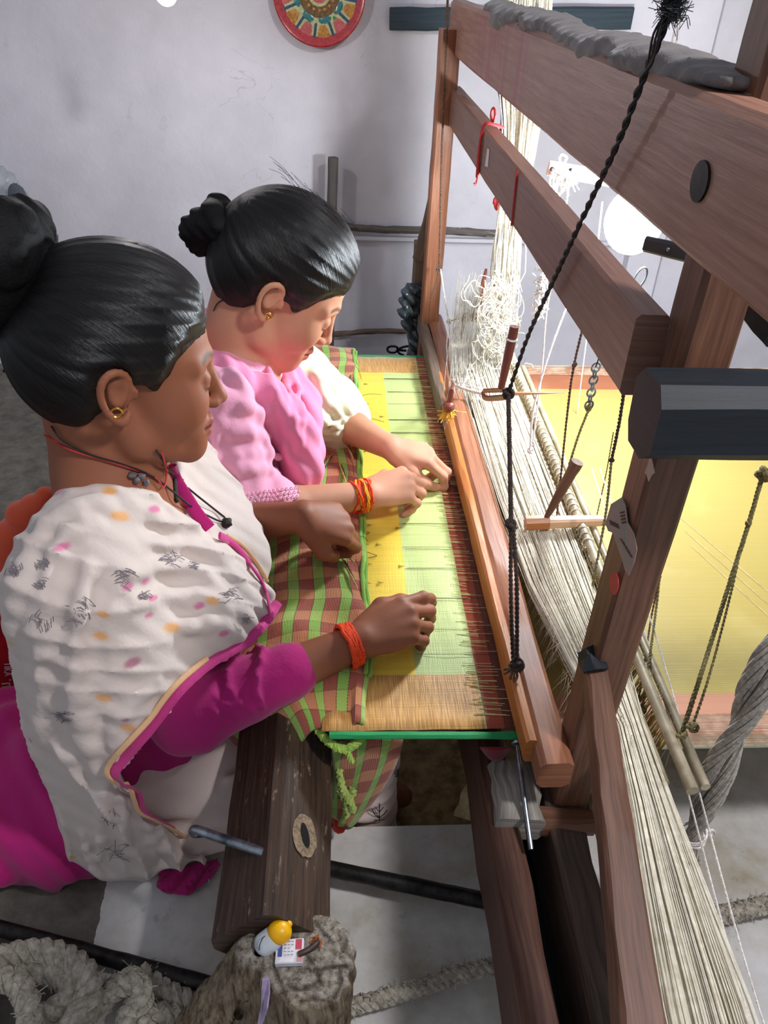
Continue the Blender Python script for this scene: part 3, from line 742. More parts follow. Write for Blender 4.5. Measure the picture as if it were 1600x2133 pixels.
# grey sprigs printed on the shawl: fine line clusters on its surface
sp = MB(); g = np.random.default_rng(9)
for (px, py, sc_, ang) in ((262, 1198, 26, .3), (165, 1270, 30, .8), (92, 1168, 14, 1.2), (30, 1185, 18, 1.5), (90, 1290, 24, 1.4), (240, 1775, 30, -.3), (230, 1700, 20, 1.2), (480, 1240, 20, 0), (355, 1160, 22, .2), (130, 1490, 20, .1), (515, 1290, 14, .5), (370, 1000, 10, .8), (85, 1215, 12, 1.3), (405, 1180, 12, .3), (300, 1240, 14, 0), (60, 1700, 10, 1.)):
    pp = []
    for _ in range(15):
        a0 = g.normal(0, .45, 2); th = ang+g.normal(0, .5); L = g.uniform(.25, .6)
        for t in (-1, 0, 1): pp.append((px+(a0[0]+math.cos(th)*t*L)*sc_, py+(a0[1]+math.sin(th)*t*L+.12*t*t)*sc_*.8))
    q_ = h1.hits(pp, .0008).reshape(-1, 3, 3)
    for q in q_:
        if not np.isnan(q).any() and np.linalg.norm(q[0]-q[2]) < .05: tube(sp, q, .0005, 4)
sp.build('printed_sprig', plain('grey_print', '857b80', .9), p1, kind='stuff')
# border of the shawl edge
def ribbon(name, pts, wid, mat, parent, lift=.0025, base=None, out=(0, 0)):
    base = base or h1; q = []; 
    for a in smoothpath([(x, y, 0) for x, y in pts], len(pts)*5): 
        e = base.hit(a[0]+out[0], a[1]+out[1], lift)
        if e is not None and (not q or np.linalg.norm(e-q[-1]) < .06): q.append(e)
    if len(q) < 3: return
    q = smoothpath(q, len(q)); mb = MB(); sweep(mb, q, circ(wid/2, 8, .0022), up=-ray(400, 1500)); return mb.build(name, mat, parent)
ed = np.array(EDGE1, float)
ribbon('shawl_border', ed+[-9, -7], .013, M['border_pink'], p1)
ribbon('shawl_border', (ed+[-22, -13])[3:], .007, M['border_yellow'], p1)
ribbon('shawl_border', [(455, 1118), (490, 1140), (520, 1180), (548, 1225), (560, 1275)], .011, M['border_pink'], p1)
ribbon('shawl_border', [(470, 1118), (505, 1140), (535, 1178), (562, 1225)], .006, M['border_yellow'], p1)
# loose magenta tail of the shawl on the floor
mb = MB(); G = np.zeros((14, 8, 3))
for i in range(14):
    for j in range(8):
        px = 330+ (455-330)*i/13; top = 1812-(1812-1790)*(i/13); bot = 1850+18*math.sin(math.pi*i/13)-48*(i/13)**3
        e = P(px, top+(bot-top)*j/7, Z=.012+.018*(1-j/7)+.006*math.sin(i*1.4+j)); G[i, j] = e
sheet(mb, G); o = mb.build('shawl_tail', M['magenta'], p1); md = o.modifiers.new('thick', 'SOLIDIFY'); md.thickness = .004
# necklace cords, seed pendant, thread
allb = S(); allb.p = [q for q in b1.p]
def surf_multi(px, py, lift):
    best = None
    for sd_ in (b1, k1, h1):
        e = sd_.hit(px, py, lift)
        if e is not None and (best is None or prj(e)[2] < prj(best)[2]): best = e
    return best
def cordline(name, pts, r, mat, parent, lift=.002, n=40, multi=surf_multi):
    q = [multi(x, y, lift) for x, y in pts]; q = [e for e in q if e is not None]; q = smoothpath(q, n)
    mb = MB(); tube(mb, q, r, 6); return mb.build(name, mat, parent)
nk = cordline('necklace', [(112, 885), (135, 915), (190, 945), (250, 965), (310, 990), (350, 1020), (400, 1056), (440, 1083), (458, 1090)], .0014, M['dark_cord'], p1, .0035)
cordline('necklace', [(322, 935), (345, 965), (368, 995), (400, 1030), (440, 1062), (466, 1082)], .0014, M['dark_cord'], p1, .0035)
mb = MB(); ball(mb, surf_multi(467, 1095, .006), .0072, 12, 9, jit=.08); mb.build('pendant', M['seed'], nk)
cordline('neck_thread', [(76, 968), (84, 925), (98, 905), (150, 935), (210, 955), (270, 975), (320, 995), (336, 1015), (342, 985), (340, 955), (334, 940)], .0012, M['red_thread'], p1, .003)
for nm, pts, w_, m_ in (('neckline_edge', [(352, 972), (366, 998), (388, 1035), (412, 1072), (436, 1102)], .0085, M['magenta']), ('inner_strap', [(361, 1000), (363, 1022), (366, 1046)], .003, M['dark_cord'])):
    q = [e for e in (surf_multi(x_, y_, .0015) for x_, y_ in pts) if e is not None]; q = smoothpath(q, 16); mb = MB(); sweep(mb, q, circ(w_, 8, .003), up=-ray(400, 1050)); mb.build(nm, m_, p1)
kn_ = MB(); 
for a in ((272, 990), (290, 992), (281, 1000), (300, 1004)): ball(kn_, surf_multi(*a, .004), .0042, 8, 6, jit=.15)
kn_.build('thread_knot', plain('bead_grey', '6b6468', .6), p1)
mb = MB(); ring(mb, b1.hit(237, 862, .003), H1@V3(0, 1, .2), .0055, .0012, 16, 6); mb.build('earring', M['gold'], p1)
ax = nrm(W1r-E1r); mb = MB()
for i in range(5): ring(mb, W1r-ax*(.010+.0035*i), ax, .0285+.0006*i, .0032, 26, 6, jit=.0006)
mb.build('bracelet', M['orange'], p1)

# ---------------------------------------------------------------- woman in pink (far)
p2 = thing('person', (-.2, 1.2, 0), 'woman in a pink tunic, black hair in a bun, head bowed over the cloth', 'person')
O2 = np.array([-.092, 1.215, .668]); H2 = rotm(2, 36, 0); s2 = 1.01
SH2r = V3(-.185, 1.07, .525); E2r = V3(-.165, 1.0, .372); W2r = P(768, 1030, Z=.355); SH2l = V3(-.13, 1.345, .505); E2l = V3(-.02, 1.40, .335); W2l = P(812, 932, Z=.365)
b2 = S()
b2.cone((-.27, 1.20, .12), (-.215, 1.20, .40), .125, .10, .05).cone(SH2r, SH2l, .048, .046, .05).cone((-.215, 1.2, .40), (-.17, 1.2, .5), .10, .06, .05)
b2.cone(O2+H2@V3(-.045, 0, -.02), (-.185, 1.205, .53), .052, .058, .025)
b2.cone(SH2r, E2r, .044, .037, .02).cone(E2r, E2r+(W2r-E2r)*.4, .036, .034, .02).cone(E2r+(W2r-E2r)*.4, W2r, .034, .0225, .01)
b2.cone(SH2l, E2l, .044, .037, .02).cone(E2l, E2l+(W2l-E2l)*.4, .036, .034, .02).cone(E2l+(W2l-E2l)*.4, W2l, .034, .0225, .01)
b2.cone((-.27, 1.12, .10), (.03, 1.14, .095), .07, .052, .03).cone((.03, 1.14, .095), (.05, 1.14, -.24), .05, .036, .02).cone((.05, 1.14, -.25), (.09, 1.14, -.272), .03, .022, .02)
b2.cone((-.27, 1.28, .10), (.03, 1.30, .095), .07, .052, .03).cone((.03, 1.30, .095), (.05, 1.30, -.24), .05, .036, .02).cone((.05, 1.30, -.25), (.13, 1.30, -.272), .03, .022, .02)
head(b2, O2, H2, s2)
tip2r = hand(b2, W2r, nrm(P(868, 1003, Z=.360)-W2r), V3(-.05, -.40, .9), 'R', [(.85, 1.0, .6), (.75, .95, .6), (.8, 1.0, .6), (.9, 1.0, .6)], 1.0, ((.050, .038, -.018), (.078, .036, -.036), (.098, .026, -.052)))
tip2l = hand(b2, W2l, nrm(P(888, 948, Z=.352)-W2l), V3(.0, -.15, 1.), 'L', [(.55, .65, .4), (.6, .8, .5), (.8, 1.0, .6), (.9, 1.0, .6)], 1.0, ((.050, .040, -.016), (.078, .042, -.032), (.100, .032, -.046)))
V, Q = surface(b2, .0030)
c = colour(len(V), 'c68f72'); head_col(V, O2, H2, s2, c, None, lin('b56a58'), lin('2a1a14'), lin('1a100c'))
link('body', np_mesh('body', V, Q, M['skin'], c), p2)
hair_mesh('hair', O2, H2, s2, p2, None, M['hair'], 'black hair swept back in strands', .015)
bun_mesh('hair_bun', P(482, 468, Y=1.225), rotm(8, -15), .048, p2, seed=5)
mb = MB(); g = np.random.default_rng(4); c0 = P(415, 470, Y=1.22)
for k_ in range(3):
    r_ = (.012, .010, .016)[k_]; cc = c0+V3(-.004-.003*k_, 0, -.004-.022*(k_ == 2)); ring(mb, cc, V3(.1, 1, .2), r_, .0004, 20, 4, sx=.7)
for _ in range(26):
    a = H2@V3(g.uniform(-.08, .06), g.uniform(-.03, .03), .140); q = O2+a; d = nrm(H2@V3(-1, g.normal(0, .2), .15))
    tube(mb, smoothpath([q, q+d*.02+V3(0, 0, .004), q+d*.045+g.normal(0, .003, 3)], 6), .0003, 3)
mb.build('stray_hair', M['bun'], p2, kind='stuff')
# tunic
k2 = S()
k2.cone((-.27, 1.20, .13), (-.215, 1.20, .40), .150, .118, .05).cone(SH2r+V3(0, 0, -.004), SH2l+V3(0, 0, -.004), .058, .056, .05)
k2.cone((-.20, 1.11, .545), (-.16, 1.29, .54), .036, .036, .04)
k2.ell((-.125, 1.15, .40), (.065, .06, .07), .03).ell((-.12, 1.27, .40), (.065, .06, .07), .03)
hem_r = E2r+(W2r-E2r)*.20+V3(-.01, 0, .01); k2.cone(SH2r, E2r+V3(0, 0, .01), .058, .066, .02).cone(E2r+V3(-.02, .01, .02), hem_r+V3(.022, .0, .0), .064, .052, .015)
k2.ell((-.36, 1.16, .08), (.14, .16, .09), .05)
k2.poly([(628, 1036), (600, 1048), (540, 1052), (468, 1060), (440, 1068), (440, 1160), (700, 1160), (700, 1036)], .004, 1.40)
k2.poly([(455, 655), (470, 672), (505, 700), (545, 728), (572, 722), (600, 690), (600, 600), (440, 600)], .004, 1.42)
k2b = S(); k2b.p = list(k2.p)
def st2(sd_, base, pts, r, k=.012, lift=-.001, sub=False):
    q = [e for e in (base.hit(a[0], a[1], lift) for a in pts) if e is not None]
    if len(q) > 1:
        q = smoothpath(q, len(q)*2); n = len(q); sd_.chain(list(q), [r*(.35+.65*math.sin(math.pi*(i+.6)/(n+.2))) for i in range(n)], k, sub)
for pts, r in (([(470, 760), (500, 800), (545, 900), (560, 980)], .008), ([(455, 800), (450, 900), (440, 980)], .008), ([(500, 950), (550, 945), (600, 960)], .006),
               ([(480, 985), (530, 975), (600, 990)], .006), ([(490, 860), (530, 850), (570, 870)], .005), ([(485, 910), (530, 900), (580, 915)], .005), ([(540, 760), (575, 830), (595, 900)], .007), ([(420, 860), (415, 940), (410, 1000)], .008)):
    st2(k2, k2b, pts, r)
def kd2(X):
    x, y, z = X.T; return -.0016*np.sin(z*120+x*50+4*np.sin(y*30))-.001*np.sin(x*170+y*60)
V, Q = surface(k2, .0034, disp=kd2)
c = colour(len(V), 'f0a6c0'); px, py, D = prj(V)
m = (sstep(-.0, .01, (V-(hem_r+V3(-.016, 0, 0)))@nrm(W2r-E2r))*(V[:, 0] > -.30)*(V[:, 1] < 1.1)*(py > 1000))[:, None]*.0; c = c*(1-m)+np.array(lin('f6cddb')[:3])*m
link('tunic', np_mesh('tunic', V, Q, M['pink'], c), p2, label='soft pink cotton tunic')
# eyelet trim along the hem of the sleeve
mb = MB()
pp = [(x_, 1056-(x_-470)*.115+dy) for row, dy in enumerate((-4, -13, -22)) for x_ in np.arange(474+row*3, 624, 9)]
for e, a in zip(k2.hits(pp, .001), pp):
    if not np.isnan(e[0]) and prj(e)[2] < 1.3: ring(mb, e, ray(*a), .0021, .0009, 8, 4)
mb.build('eyelet_trim', cloth('eyelet', 'f7d0de'), p2, kind='stuff')
l2 = S(); l2.cone(SH2l+V3(.01, -.03, .0), E2l+V3(0, 0, .0), .066, .078, .03).cone(E2l+V3(0, 0, -.0), E2l+(W2l-E2l)*.24, .076, .058, .03).ell(E2l+V3(-.02, .0, -.02), (.075, .07, .065), .03)
l2.ell((-.06, 1.30, .43), (.06, .06, .07), .04)
l2b = S(); l2b.p = list(l2.p)
for pts, r in (([(650, 770), (680, 830), (720, 880)], .008), ([(640, 830), (670, 870), (720, 895)], .007), ([(640, 870), (670, 895), (710, 905)], .006), ([(680, 790), (710, 830), (735, 860)], .006), ([(625, 905), (660, 915), (690, 915)], .005)):
    st2(l2, l2b, pts, r)
V, Q = surface(l2, .0034, disp=kd2); link('sleeve', np_mesh('sleeve', V, Q, M['pink'], colour(len(V), 'e3e0c2')), p2, label='pale cream left sleeve')
# scarf round the neck, hanging over the chest
s2_ = S()
s2_.chain([V3(-.245, 1.18, .585), V3(-.235, 1.125, .575), V3(-.180, 1.105, .555), V3(-.12, 1.11, .515), V3(-.075, 1.115, .46), V3(-.060, 1.10, .40), V3(-.075, 1.08, .345)], [.022, .030, .034, .036, .036, .032, .022], .03)
s2_.chain([V3(-.245, 1.18, .585), V3(-.235, 1.25, .58), V3(-.17, 1.30, .55), V3(-.11, 1.29, .50), V3(-.07, 1.22, .45), V3(-.055, 1.16, .40)], [.022, .028, .03, .034, .036, .034], .03)
s2b = S(); s2b.p = list(s2_.p)
for pts, r in (([(560, 725), (590, 780), (612, 860), (615, 930)], .008), ([(585, 735), (612, 790), (628, 870), (620, 940)], .007), ([(540, 740), (570, 800), (592, 880), (600, 960)], .008), ([(570, 715), (580, 745), (600, 770)], .006), ([(470, 690), (510, 715), (550, 735)], .007), ([(455, 705), (490, 735), (530, 755)], .007)):
    st2(s2_, s2b, pts, r, .008)
def sdp(X):
    x, y, z = X.T; return -.002*np.sin(x*150+y*90+4*np.sin(z*28))
s2_.poly([(455, 640), (455, 655), (480, 680), (520, 706), (552, 728), (566, 722), (600, 690), (600, 600), (440, 600)], .004, 1.42)
V, Q = surface(s2_, .0032, disp=sdp); link('scarf', np_mesh('scarf', V, Q, M['pink'], colour(len(V), 'f58fb4')), p2, label='deeper pink scarf folded over the chest')
t2 = S()
t2.cone((-.28, 1.12, .10), (.025, 1.14, .095), .095, .064, .03).cone((.025, 1.14, .095), (.045, 1.14, -.25), .064, .05, .03)
t2.cone((-.28, 1.28, .10), (.025, 1.30, .095), .095, .064, .03).cone((.025, 1.30, .095), (.045, 1.30, -.25), .064, .05, .03)
V, Q = surface(t2, .006); link('trousers', np_mesh('trousers', V, Q, M['salwar'], colour(len(V), 'e0d2c8')), p2)
mb = MB(); ring(mb, b2.hit(559, 658, .002), H2@V3(0, 1, .2), .005, .0011, 16, 6); ball(mb, b2.hit(556, 662, .003), .0022, 8, 6); mb.build('earring', M['gold'], p2)
cordline('neck_cord', [(447, 648), (455, 632), (470, 622)], .001, M['dark_cord'], p2, .002, 10, lambda x, y, l: b2.hit(x, y, l))
ax = nrm(W2r-E2r); mb = MB(); g = np.random.default_rng(8)
for i in range(9): ring(mb, W2r-ax*(.000+.0034*i)+g.normal(0, .0008, 3), ax+g.normal(0, .16, 3), .0265, .0021, 24, 5, jit=.0008)
bt = mb.build('bracelet', M['orange'], p2, label='orange thread wound round the wrist')
mb = MB()
for i in range(3): ring(mb, W2r-ax*(.008+.005*i), ax+g.normal(0, .25, 3), .0275, .0019, 24, 5, jit=.001)
mb.build('yellow_strand', M['yellow_thread'], bt)
# ================================================================== LOOM
M['wd'] = wood('loom_wood', '4d3023', '8a5f48', .5, bumps=.3)
M['wd_lt'] = wood('worn_loom_wood', '7b4a34', 'b0795a', .45)
M['wd_grey'] = wood('grey_wood', '4f4036', '857060', .7)
M['wd_dark'] = wood('dark_wood', '17110e', '3a2a22', .5, wear='8a7a66')
M['wd_black'] = wood('black_block', '0c1116', '1c242c', .6)
M['wd_org'] = wood('orange_wood', '9c5a2c', 'd08a4c', .35)
M['wd_red'] = wood('reddish_wood', '5a2a22', '8c4a3c', .35)
M['wd_pale'] = wood('pale_wood', 'c99468', 'efcfa6', .4)
M['cotton'] = plain('cotton_string', 'e6dfce', .85, scale=300, c2='bdb39c')
M['thread'] = plain('harness_thread', 'efe8d6', .7, scale=100, c2='d3c9b2')
M['thread_gold'] = plain('gold_thread', 'cdb25c', .5, scale=100, c2='8f7630')
M['cord_dark'] = plain('dark_rope', '4b3d36', .85, scale=400, c2='1f1815', bumps=.6)
M['black'] = plain('black_cable', '1a1d22', .6, scale=300)
M['steel'] = plain('steel', 'aab4bc', .3, .5, .9, scale=40, c2='56606a')
M['iron'] = plain('iron', '33302e', .5, .5, .6, scale=60, c2='151312')
M['rope'] = plain('jute_rope', 'bdb5a6', .95, scale=120, c2='8d8475', bumps=1)
LOOM = thing('handloom', (.27, 1.2, 0), 'wooden handloom frame of brown posts, rails and overhead beams', 'loom')
NPX, NPY = .300, .588
beam('post', (NPX, NPY, .16), (NPX, NPY, 1.35), .046, .044, M['wd'], LOOM, up=(1, 0, 0), n=22, jit=.0003)
beam('post', (.238, 1.915, .18), (.238, 1.915, .985), .052, .044, M['wd_lt'], LOOM, up=(1, 0, 0), n=18)
A = []; n = 34
mb = MB(); sweep(mb, seg((.266, .18, .984), (.266, 2.02, .984), n), rect(.036, .100, .006), up=(0, 0, 1), jit=.00025); tbm = wood('pinkish_beam_wood', '84594a', 'b08672', .45); nt = tbm.node_tree; b = nt.nodes['Principled BSDF']; old = b.inputs['Base Color'].links[0].from_socket
sx = nt.nodes.new('ShaderNodeSeparateXYZ'); nt.links.new(coords(nt), sx.inputs[0]); n1 = N_(nt, 'ShaderNodeTexNoise', Scale=1., Detail=3.); nt.links.new(coords(nt, 'Object', (1, 45, 5)), n1.inputs['Vector'])
win = ramp(nt, math_(nt, 'MULTIPLY', sx.outputs[1], .5), [(.52, (0, 0, 0, 1)), (.60, (1, 1, 1, 1)), (.76, (1, 1, 1, 1)), (.84, (0, 0, 0, 1))]).outputs[0]
st_ = math_(nt, 'MULTIPLY', win, ramp(nt, n1.outputs[0], [(.42, (0, 0, 0, 1)), (.66, (.7, .7, .7, 1))]).outputs[0]); nt.links.new(mix(nt, st_, old, lin('93405a')), b.inputs['Base Color'])   # spilled dye
mb.build('top_beam', tbm, LOOM)
beam('tie_beam', (.262, .60, .832), (.262, 1.95, .838), .030, .074, wood('pinkish_tie_wood', '6b463c', '94705f', .45), LOOM, n=24, jit=.00025)
mb = MB(); sweep(mb, seg((.242, .528, .815), (.90, .528, .815), 10), rect(.056, .066, .013), up=(0, 0, 1), jit=.0006); mb.build('cross_beam', M['wd_black'], LOOM, label='dark painted cross beam end')
beam('brace', P(1470, 500, Y=.70), P(1640, 690, Y=.56), .03, .03, M['wd_black'], LOOM)
mb = MB(); c0 = P(1458, 378, X=.247); tube(mb, [c0+V3(-.0008, 0, 0), c0+V3(.01, 0, 0)], .0135, 18); mb.build('bolt', M['iron'], LOOM)
# near lower frame: two rails, joint block, sloping strut
beam('side_rail', (.208, .10, .165), (.214, 1.95, .165), .040, .115, wood('rail_wood', '33201a', '7a5140', .55), LOOM, n=26, jit=.0012)
beam('side_rail', (.280, .10, .160), (.292, .64, .160), .044, .13, wood('rail_wood_grey', '2a211c', '6b574a', .6), LOOM, n=12, jit=.0012)
beam('rail_gap_strip', (.243, .10, .10), (.248, .60, .10), .02, .09, M['wd_black'], LOOM, n=8)  # black strip put in as the dark gap between the rails
beam('joint_block', (.232, .628, .215), (.228, .540, .222), .062, .040, wood('chalky_wood', '5a5048', 'c4bdb2', .8), LOOM, n=5, jit=.002, c=.007)
beam('wedge', (.258, .552, .218), (.322, .545, .222), .030, .022, M['wd'], LOOM, n=4, jit=.0015)
mb = MB(); sweep(mb, seg(P(1238, 1385, Z=.475), P(1350, 2300, Z=.375), 14), rect(.038, .036), jit=.0006, scale=list(np.linspace(.62, 1.05, 14))); mb.build('strut', M['wd'], LOOM)
beam('strut_tip', P(1228, 1352, Z=.49), P(1240, 1400, Z=.478), .022, .030, M['wd_black'], LOOM, n=4, jit=.002)
beam('far_prop', P(884, 505, Y=2.0), P(868, 770, Y=2.0), .05, .05, M['wd_grey'], LOOM, n=8, jit=.001)
beam('far_brace', P(905, 415, Y=1.98), P(872, 540, Y=1.98), .02, .03, M['wd_grey'], LOOM, n=6)
for px, py, h_ in ((690, 430, 0),):
    pass
# torn paper, paint marks and sticker on the near post
xf = NPX-.0245
def patch(name, pts, mat, parent, X=None, Y=None, Z=None, lift=V3(0, 0, 0), label=None, th=.0006):
    q = [P(a, b_, X=X, Y=Y, Z=Z)+lift for a, b_ in pts]; c_ = sum(q)/len(q)
    nn = nrm(np.cross(q[1]-q[0], q[2]-q[0])); nn = nn*(1 if nn@(CAM-c_) > 0 else -1)
    mb = MB(); n_ = len(q); vs = [c_+nn*th]+[p+nn*th for p in q]+[p for p in q]
    fs = [(0, i+1, (i+1) % n_+1) for i in range(n_)]+[(i+1, (i+1) % n_+1, n_+1+(i+1) % n_, n_+1+i) for i in range(n_)]
    mb.add(vs, fs); return mb.build(name, mat, parent, label=label, smooth=False)
lab = patch('torn_label', [(1262, 1090), (1274, 1050), (1296, 1036), (1304, 1052), (1309, 1088), (1322, 1112), (1328, 1145), (1322, 1172), (1311, 1199), (1303, 1188), (1297, 1165), (1285, 1132), (1278, 1110), (1268, 1106)], plain('old_paper', 'a08078', .8, c2='7d8478', scale=60), LOOM, X=xf)
mb = MB()
def stroke(mb, pts, X, r=.0005): tube(mb, [P(a, b_, X=X) for a, b_ in pts], r, 4)
for i in range(9):                                                       # a torn line of upright letters
    x0, y0 = 1291+i*2.6, 1122+i*4.4
    stroke(mb, [(x0, y0), (x0+5, y0+3)], xf-.0012)
    if i % 2: stroke(mb, [(x0+5, y0+3), (x0+6, y0+6)], xf-.0012)
for i in range(5): stroke(mb, [(1270+i*4, 1083+i*2), (1273+i*4, 1093+i*2)], xf-.0012, .0006)
for i in range(4): stroke(mb, [(1292+i*1.2, 1068+i*7), (1300+i*1.2, 1066+i*7)], xf-.0012, .0008)
mb.build('faded_print', plain('brown_ink', '6b3a34', .8), lab, kind='stuff')
patch('paint_mark', [(1280+9.5*math.cos(t), 1215+24*math.sin(t)) for t in np.linspace(0, 6.28, 19)[:-1]], plain('red_paint', 'b5483c', .7), LOOM, X=xf, label='oval red paint mark')
patch('paper_scrap', [(1356, 946), (1361, 965), (1365, 984), (1358, 990), (1352, 1003), (1348, 988), (1344, 985), (1351, 968)], plain('scrap', 'b79c8e', .8), LOOM, X=xf)
patch('paper_scrap', [(1016, 309), (1020, 311), (1017, 348), (1011, 346)], plain('scrap2', 'd8d0d0', .8), LOOM, X=.2465)
# faded pink stain on the top beam
# rag and dust pieces lying on the top beam
rg = S(); g = np.random.default_rng(12)
for i in range(22):
    t = i/21; y = .62+t*1.0; rg.ell((.275+g.normal(0, .008), y, 1.036+g.normal(0, .004)), (.020+g.uniform(0, .01), .045, .005+g.uniform(0, .008)), .020)
V, Q = surface(rg, .005, disp=lambda X: -.0020*np.sin(X[:, 1]*110+X[:, 0]*120)*np.sin(X[:, 2]*160+X[:, 1]*60)-.0012*np.sin(X[:, 0]*420+X[:, 1]*310)*np.sin(X[:, 1]*230)); o = link('rag', np_mesh('rag', V, Q, cloth('dusty_rag', '77716f', bumps=.6)))
tag(o, 'dusty grey rag lying along the top of the overhead beam', 'rag')
# purple strap hanging from the top beam
o = MB(); sweep(o, smoothpath([P(1040, 118, Y=1.72), P(1040, 160, Y=1.73), P(1048, 240, Y=1.74), P(1042, 300, Y=1.745)], 16), circ(.013, 10, .006), scale=[.9, 1.2, 1.5, 1.6, 1.4, 1.0]+[.85]*10, jit=.0006)
tag(o.build('strap', cloth('purple_cloth', '5d4a72')), 'purple cloth strap hanging behind the far end of the top beam', 'strap')
mb = MB(); ring(mb, P(1018, 138, Y=1.70), (1, .2, 0), .017, .002, 20, 5, sx=.6); tag(mb.build('wire_ring', M['iron']), 'small wire ring hanging beside the purple strap', 'ring')
# red cord tied round the tie beam
mb = MB(); y0 = P(1003, 300, X=.245)[1]
for k_ in range(2): tube(mb, smoothpath([(.244, y0+.006*k_, .795), (.243, y0+.004*k_, .84), (.246, y0, .878), (.264, y0+.004, .879), (.282, y0+.01, .874)], 16), .0028, 6)
ring(mb, (.262, y0+.012, .893), (1, .3, 0), .010, .0024, 14, 5, sx=.7); tube(mb, [(.244, y0, .795), (.240, y0-.012, .785), (.236, y0-.02, .79)], .0016, 5)
tag(mb.build('cord', M['red_thread']), 'red cord knotted round the tie beam near its far end', 'cord')
mb = MB(); y0 = P(1078, 370, X=.245)[1]; tube(mb, [(.2455, y0, .80), (.2455, y0+.01, .874)], .0016, 5); ring(mb, (.262, y0+.005, .836), (0, 1, .1), .001, .001, 8, 4); tag(mb.build('red_string', M['red_thread']), 'thin red string round the middle of the tie beam', 'string')
mb = MB(); c0 = P(1034, 420, Y=1.72); ball(mb, c0, (.008, .008, .010), 10, 8, jit=.12); ball(mb, c0+V3(.002, 0, -.012), .006, 8, 6, jit=.15); tag(mb.build('red_tie', M['red_thread']), 'red tie bunching the hanging harness strings', 'tie')

# batten: comb and cap slats that beat the weft
BT = thing('batten', (.25, 1.2, .3), 'long wooden beater bar lying across the warp', 'beater bar')
beam('batten_bar', (.258, .545, .322), (.256, 1.94, .322), .040, .046, M['wd_lt'], BT, n=26, jit=.0006, c=.007)
beam('cap_slat', (.236, .58, .322), (.229, 1.60, .322), .016, .040, M['wd_org'], BT, n=20, jit=.0004)
beam('cap_slat', (.227, 1.44, .320), (.222, 1.94, .320), .022, .044, M['wd_grey'], BT, n=10, jit=.0006, label='grey far slat')
mb = MB()
for i in range(210):
    y = .66+i*.0052; sweep(mb, [(.246, y, .268), (.246, y, .304)], rect(.0012, .0022, .0003), up=(1, 0, 0))
mb.build('reed_wire', M['iron'], BT, kind='stuff')

# cloth beam, square in section, set on its corner
CB = thing('cloth_beam', (-.07, .95, .21), 'dark worn square cloth beam with an oval lever hole', 'beam')
def diamond(a, c): 
    k = a*.707; q = []
    for i in range(4):
        t = math.pi/2*i+.0; u = np.array([math.cos(t), math.sin(t)])*k; v = np.array([-math.sin(t), math.cos(t)])
        q += [tuple(u*(1-c)-v*k*c), tuple(u*(1-c)+v*k*c)]
    return q
mb = MB(); sweep(mb, seg((-.072, .415, .212), (-.072, 1.95, .212), 30), diamond(.100, .10), up=(0, 0, 1), jit=.0009); mb.build('log', wood('beam_wood', '1c130e', '5c4535', .5, wear='94806a'), CB)
h0 = P(632, 1742, X=-.030, Y=None) if False else None
nr = nrm(V3(1, 0, 1)); hc = V3(-.072, .515, .212)+nr*.0500; hc = hc+V3(.0, 0, 0)
# find the spot on the right-hand face that the photo shows the hole at
def on_plane(px, py, pt, n_): r_ = ray(px, py); t = ((pt-CAM)@n_)/(r_@n_); return CAM+r_*t
hc = on_plane(632, 1742, hc, nr); fu = nrm(V3(1, 0, -1))
def face_disc(name, c_, a, b_, mat, lift, parent, skew=0., jit=0.):
    mb = MB(); n_ = 26; vs = [c_+nr*lift]
    for t in np.linspace(0, 2*math.pi, n_+1)[:-1]:
        k_ = 1+(rng.normal(0, jit) if jit else 0); x_, y_ = a*math.cos(t)*k_, b_*math.sin(t)*k_
        vs.append(c_+nr*lift+fu*(x_+skew*y_)+V3(0, 1, 0)*y_)
    mb.add(vs, [(0, i+1, (i+1) % n_+1) for i in range(n_)]); return mb.build(name, mat, parent, smooth=False)
o = face_disc('worn_ring', hc, .020, .027, plain('bare_wood', '8f7a5f', .7, c2='5d4a38', scale=200), .0024, CB, jit=.035)
o = face_disc('lever_hole', hc, .0065, .0145, plain('hole_dark', '0d0908', .95), .0036, CB, -.25); o['label'] = 'oval lever hole'
mb = MB(); a = P(408, 1728, Z=.245); b_ = on_plane(538, 1772, V3(-.072, .5, .212)+nrm(V3(-1, 0, 1))*.05, nrm(V3(-1, 0, 1)))
tube(mb, smoothpath([a+V3(.010, .010, -.022), a+V3(-.004, .004, -.014), a, a+(b_-a)*.3, b_, b_+(b_-a)*.1], 24), .0058, 12)
tag(mb.build('lever_rod', M['steel']), 'bent steel lever rod pushed into the dark cloth beam', 'rod')

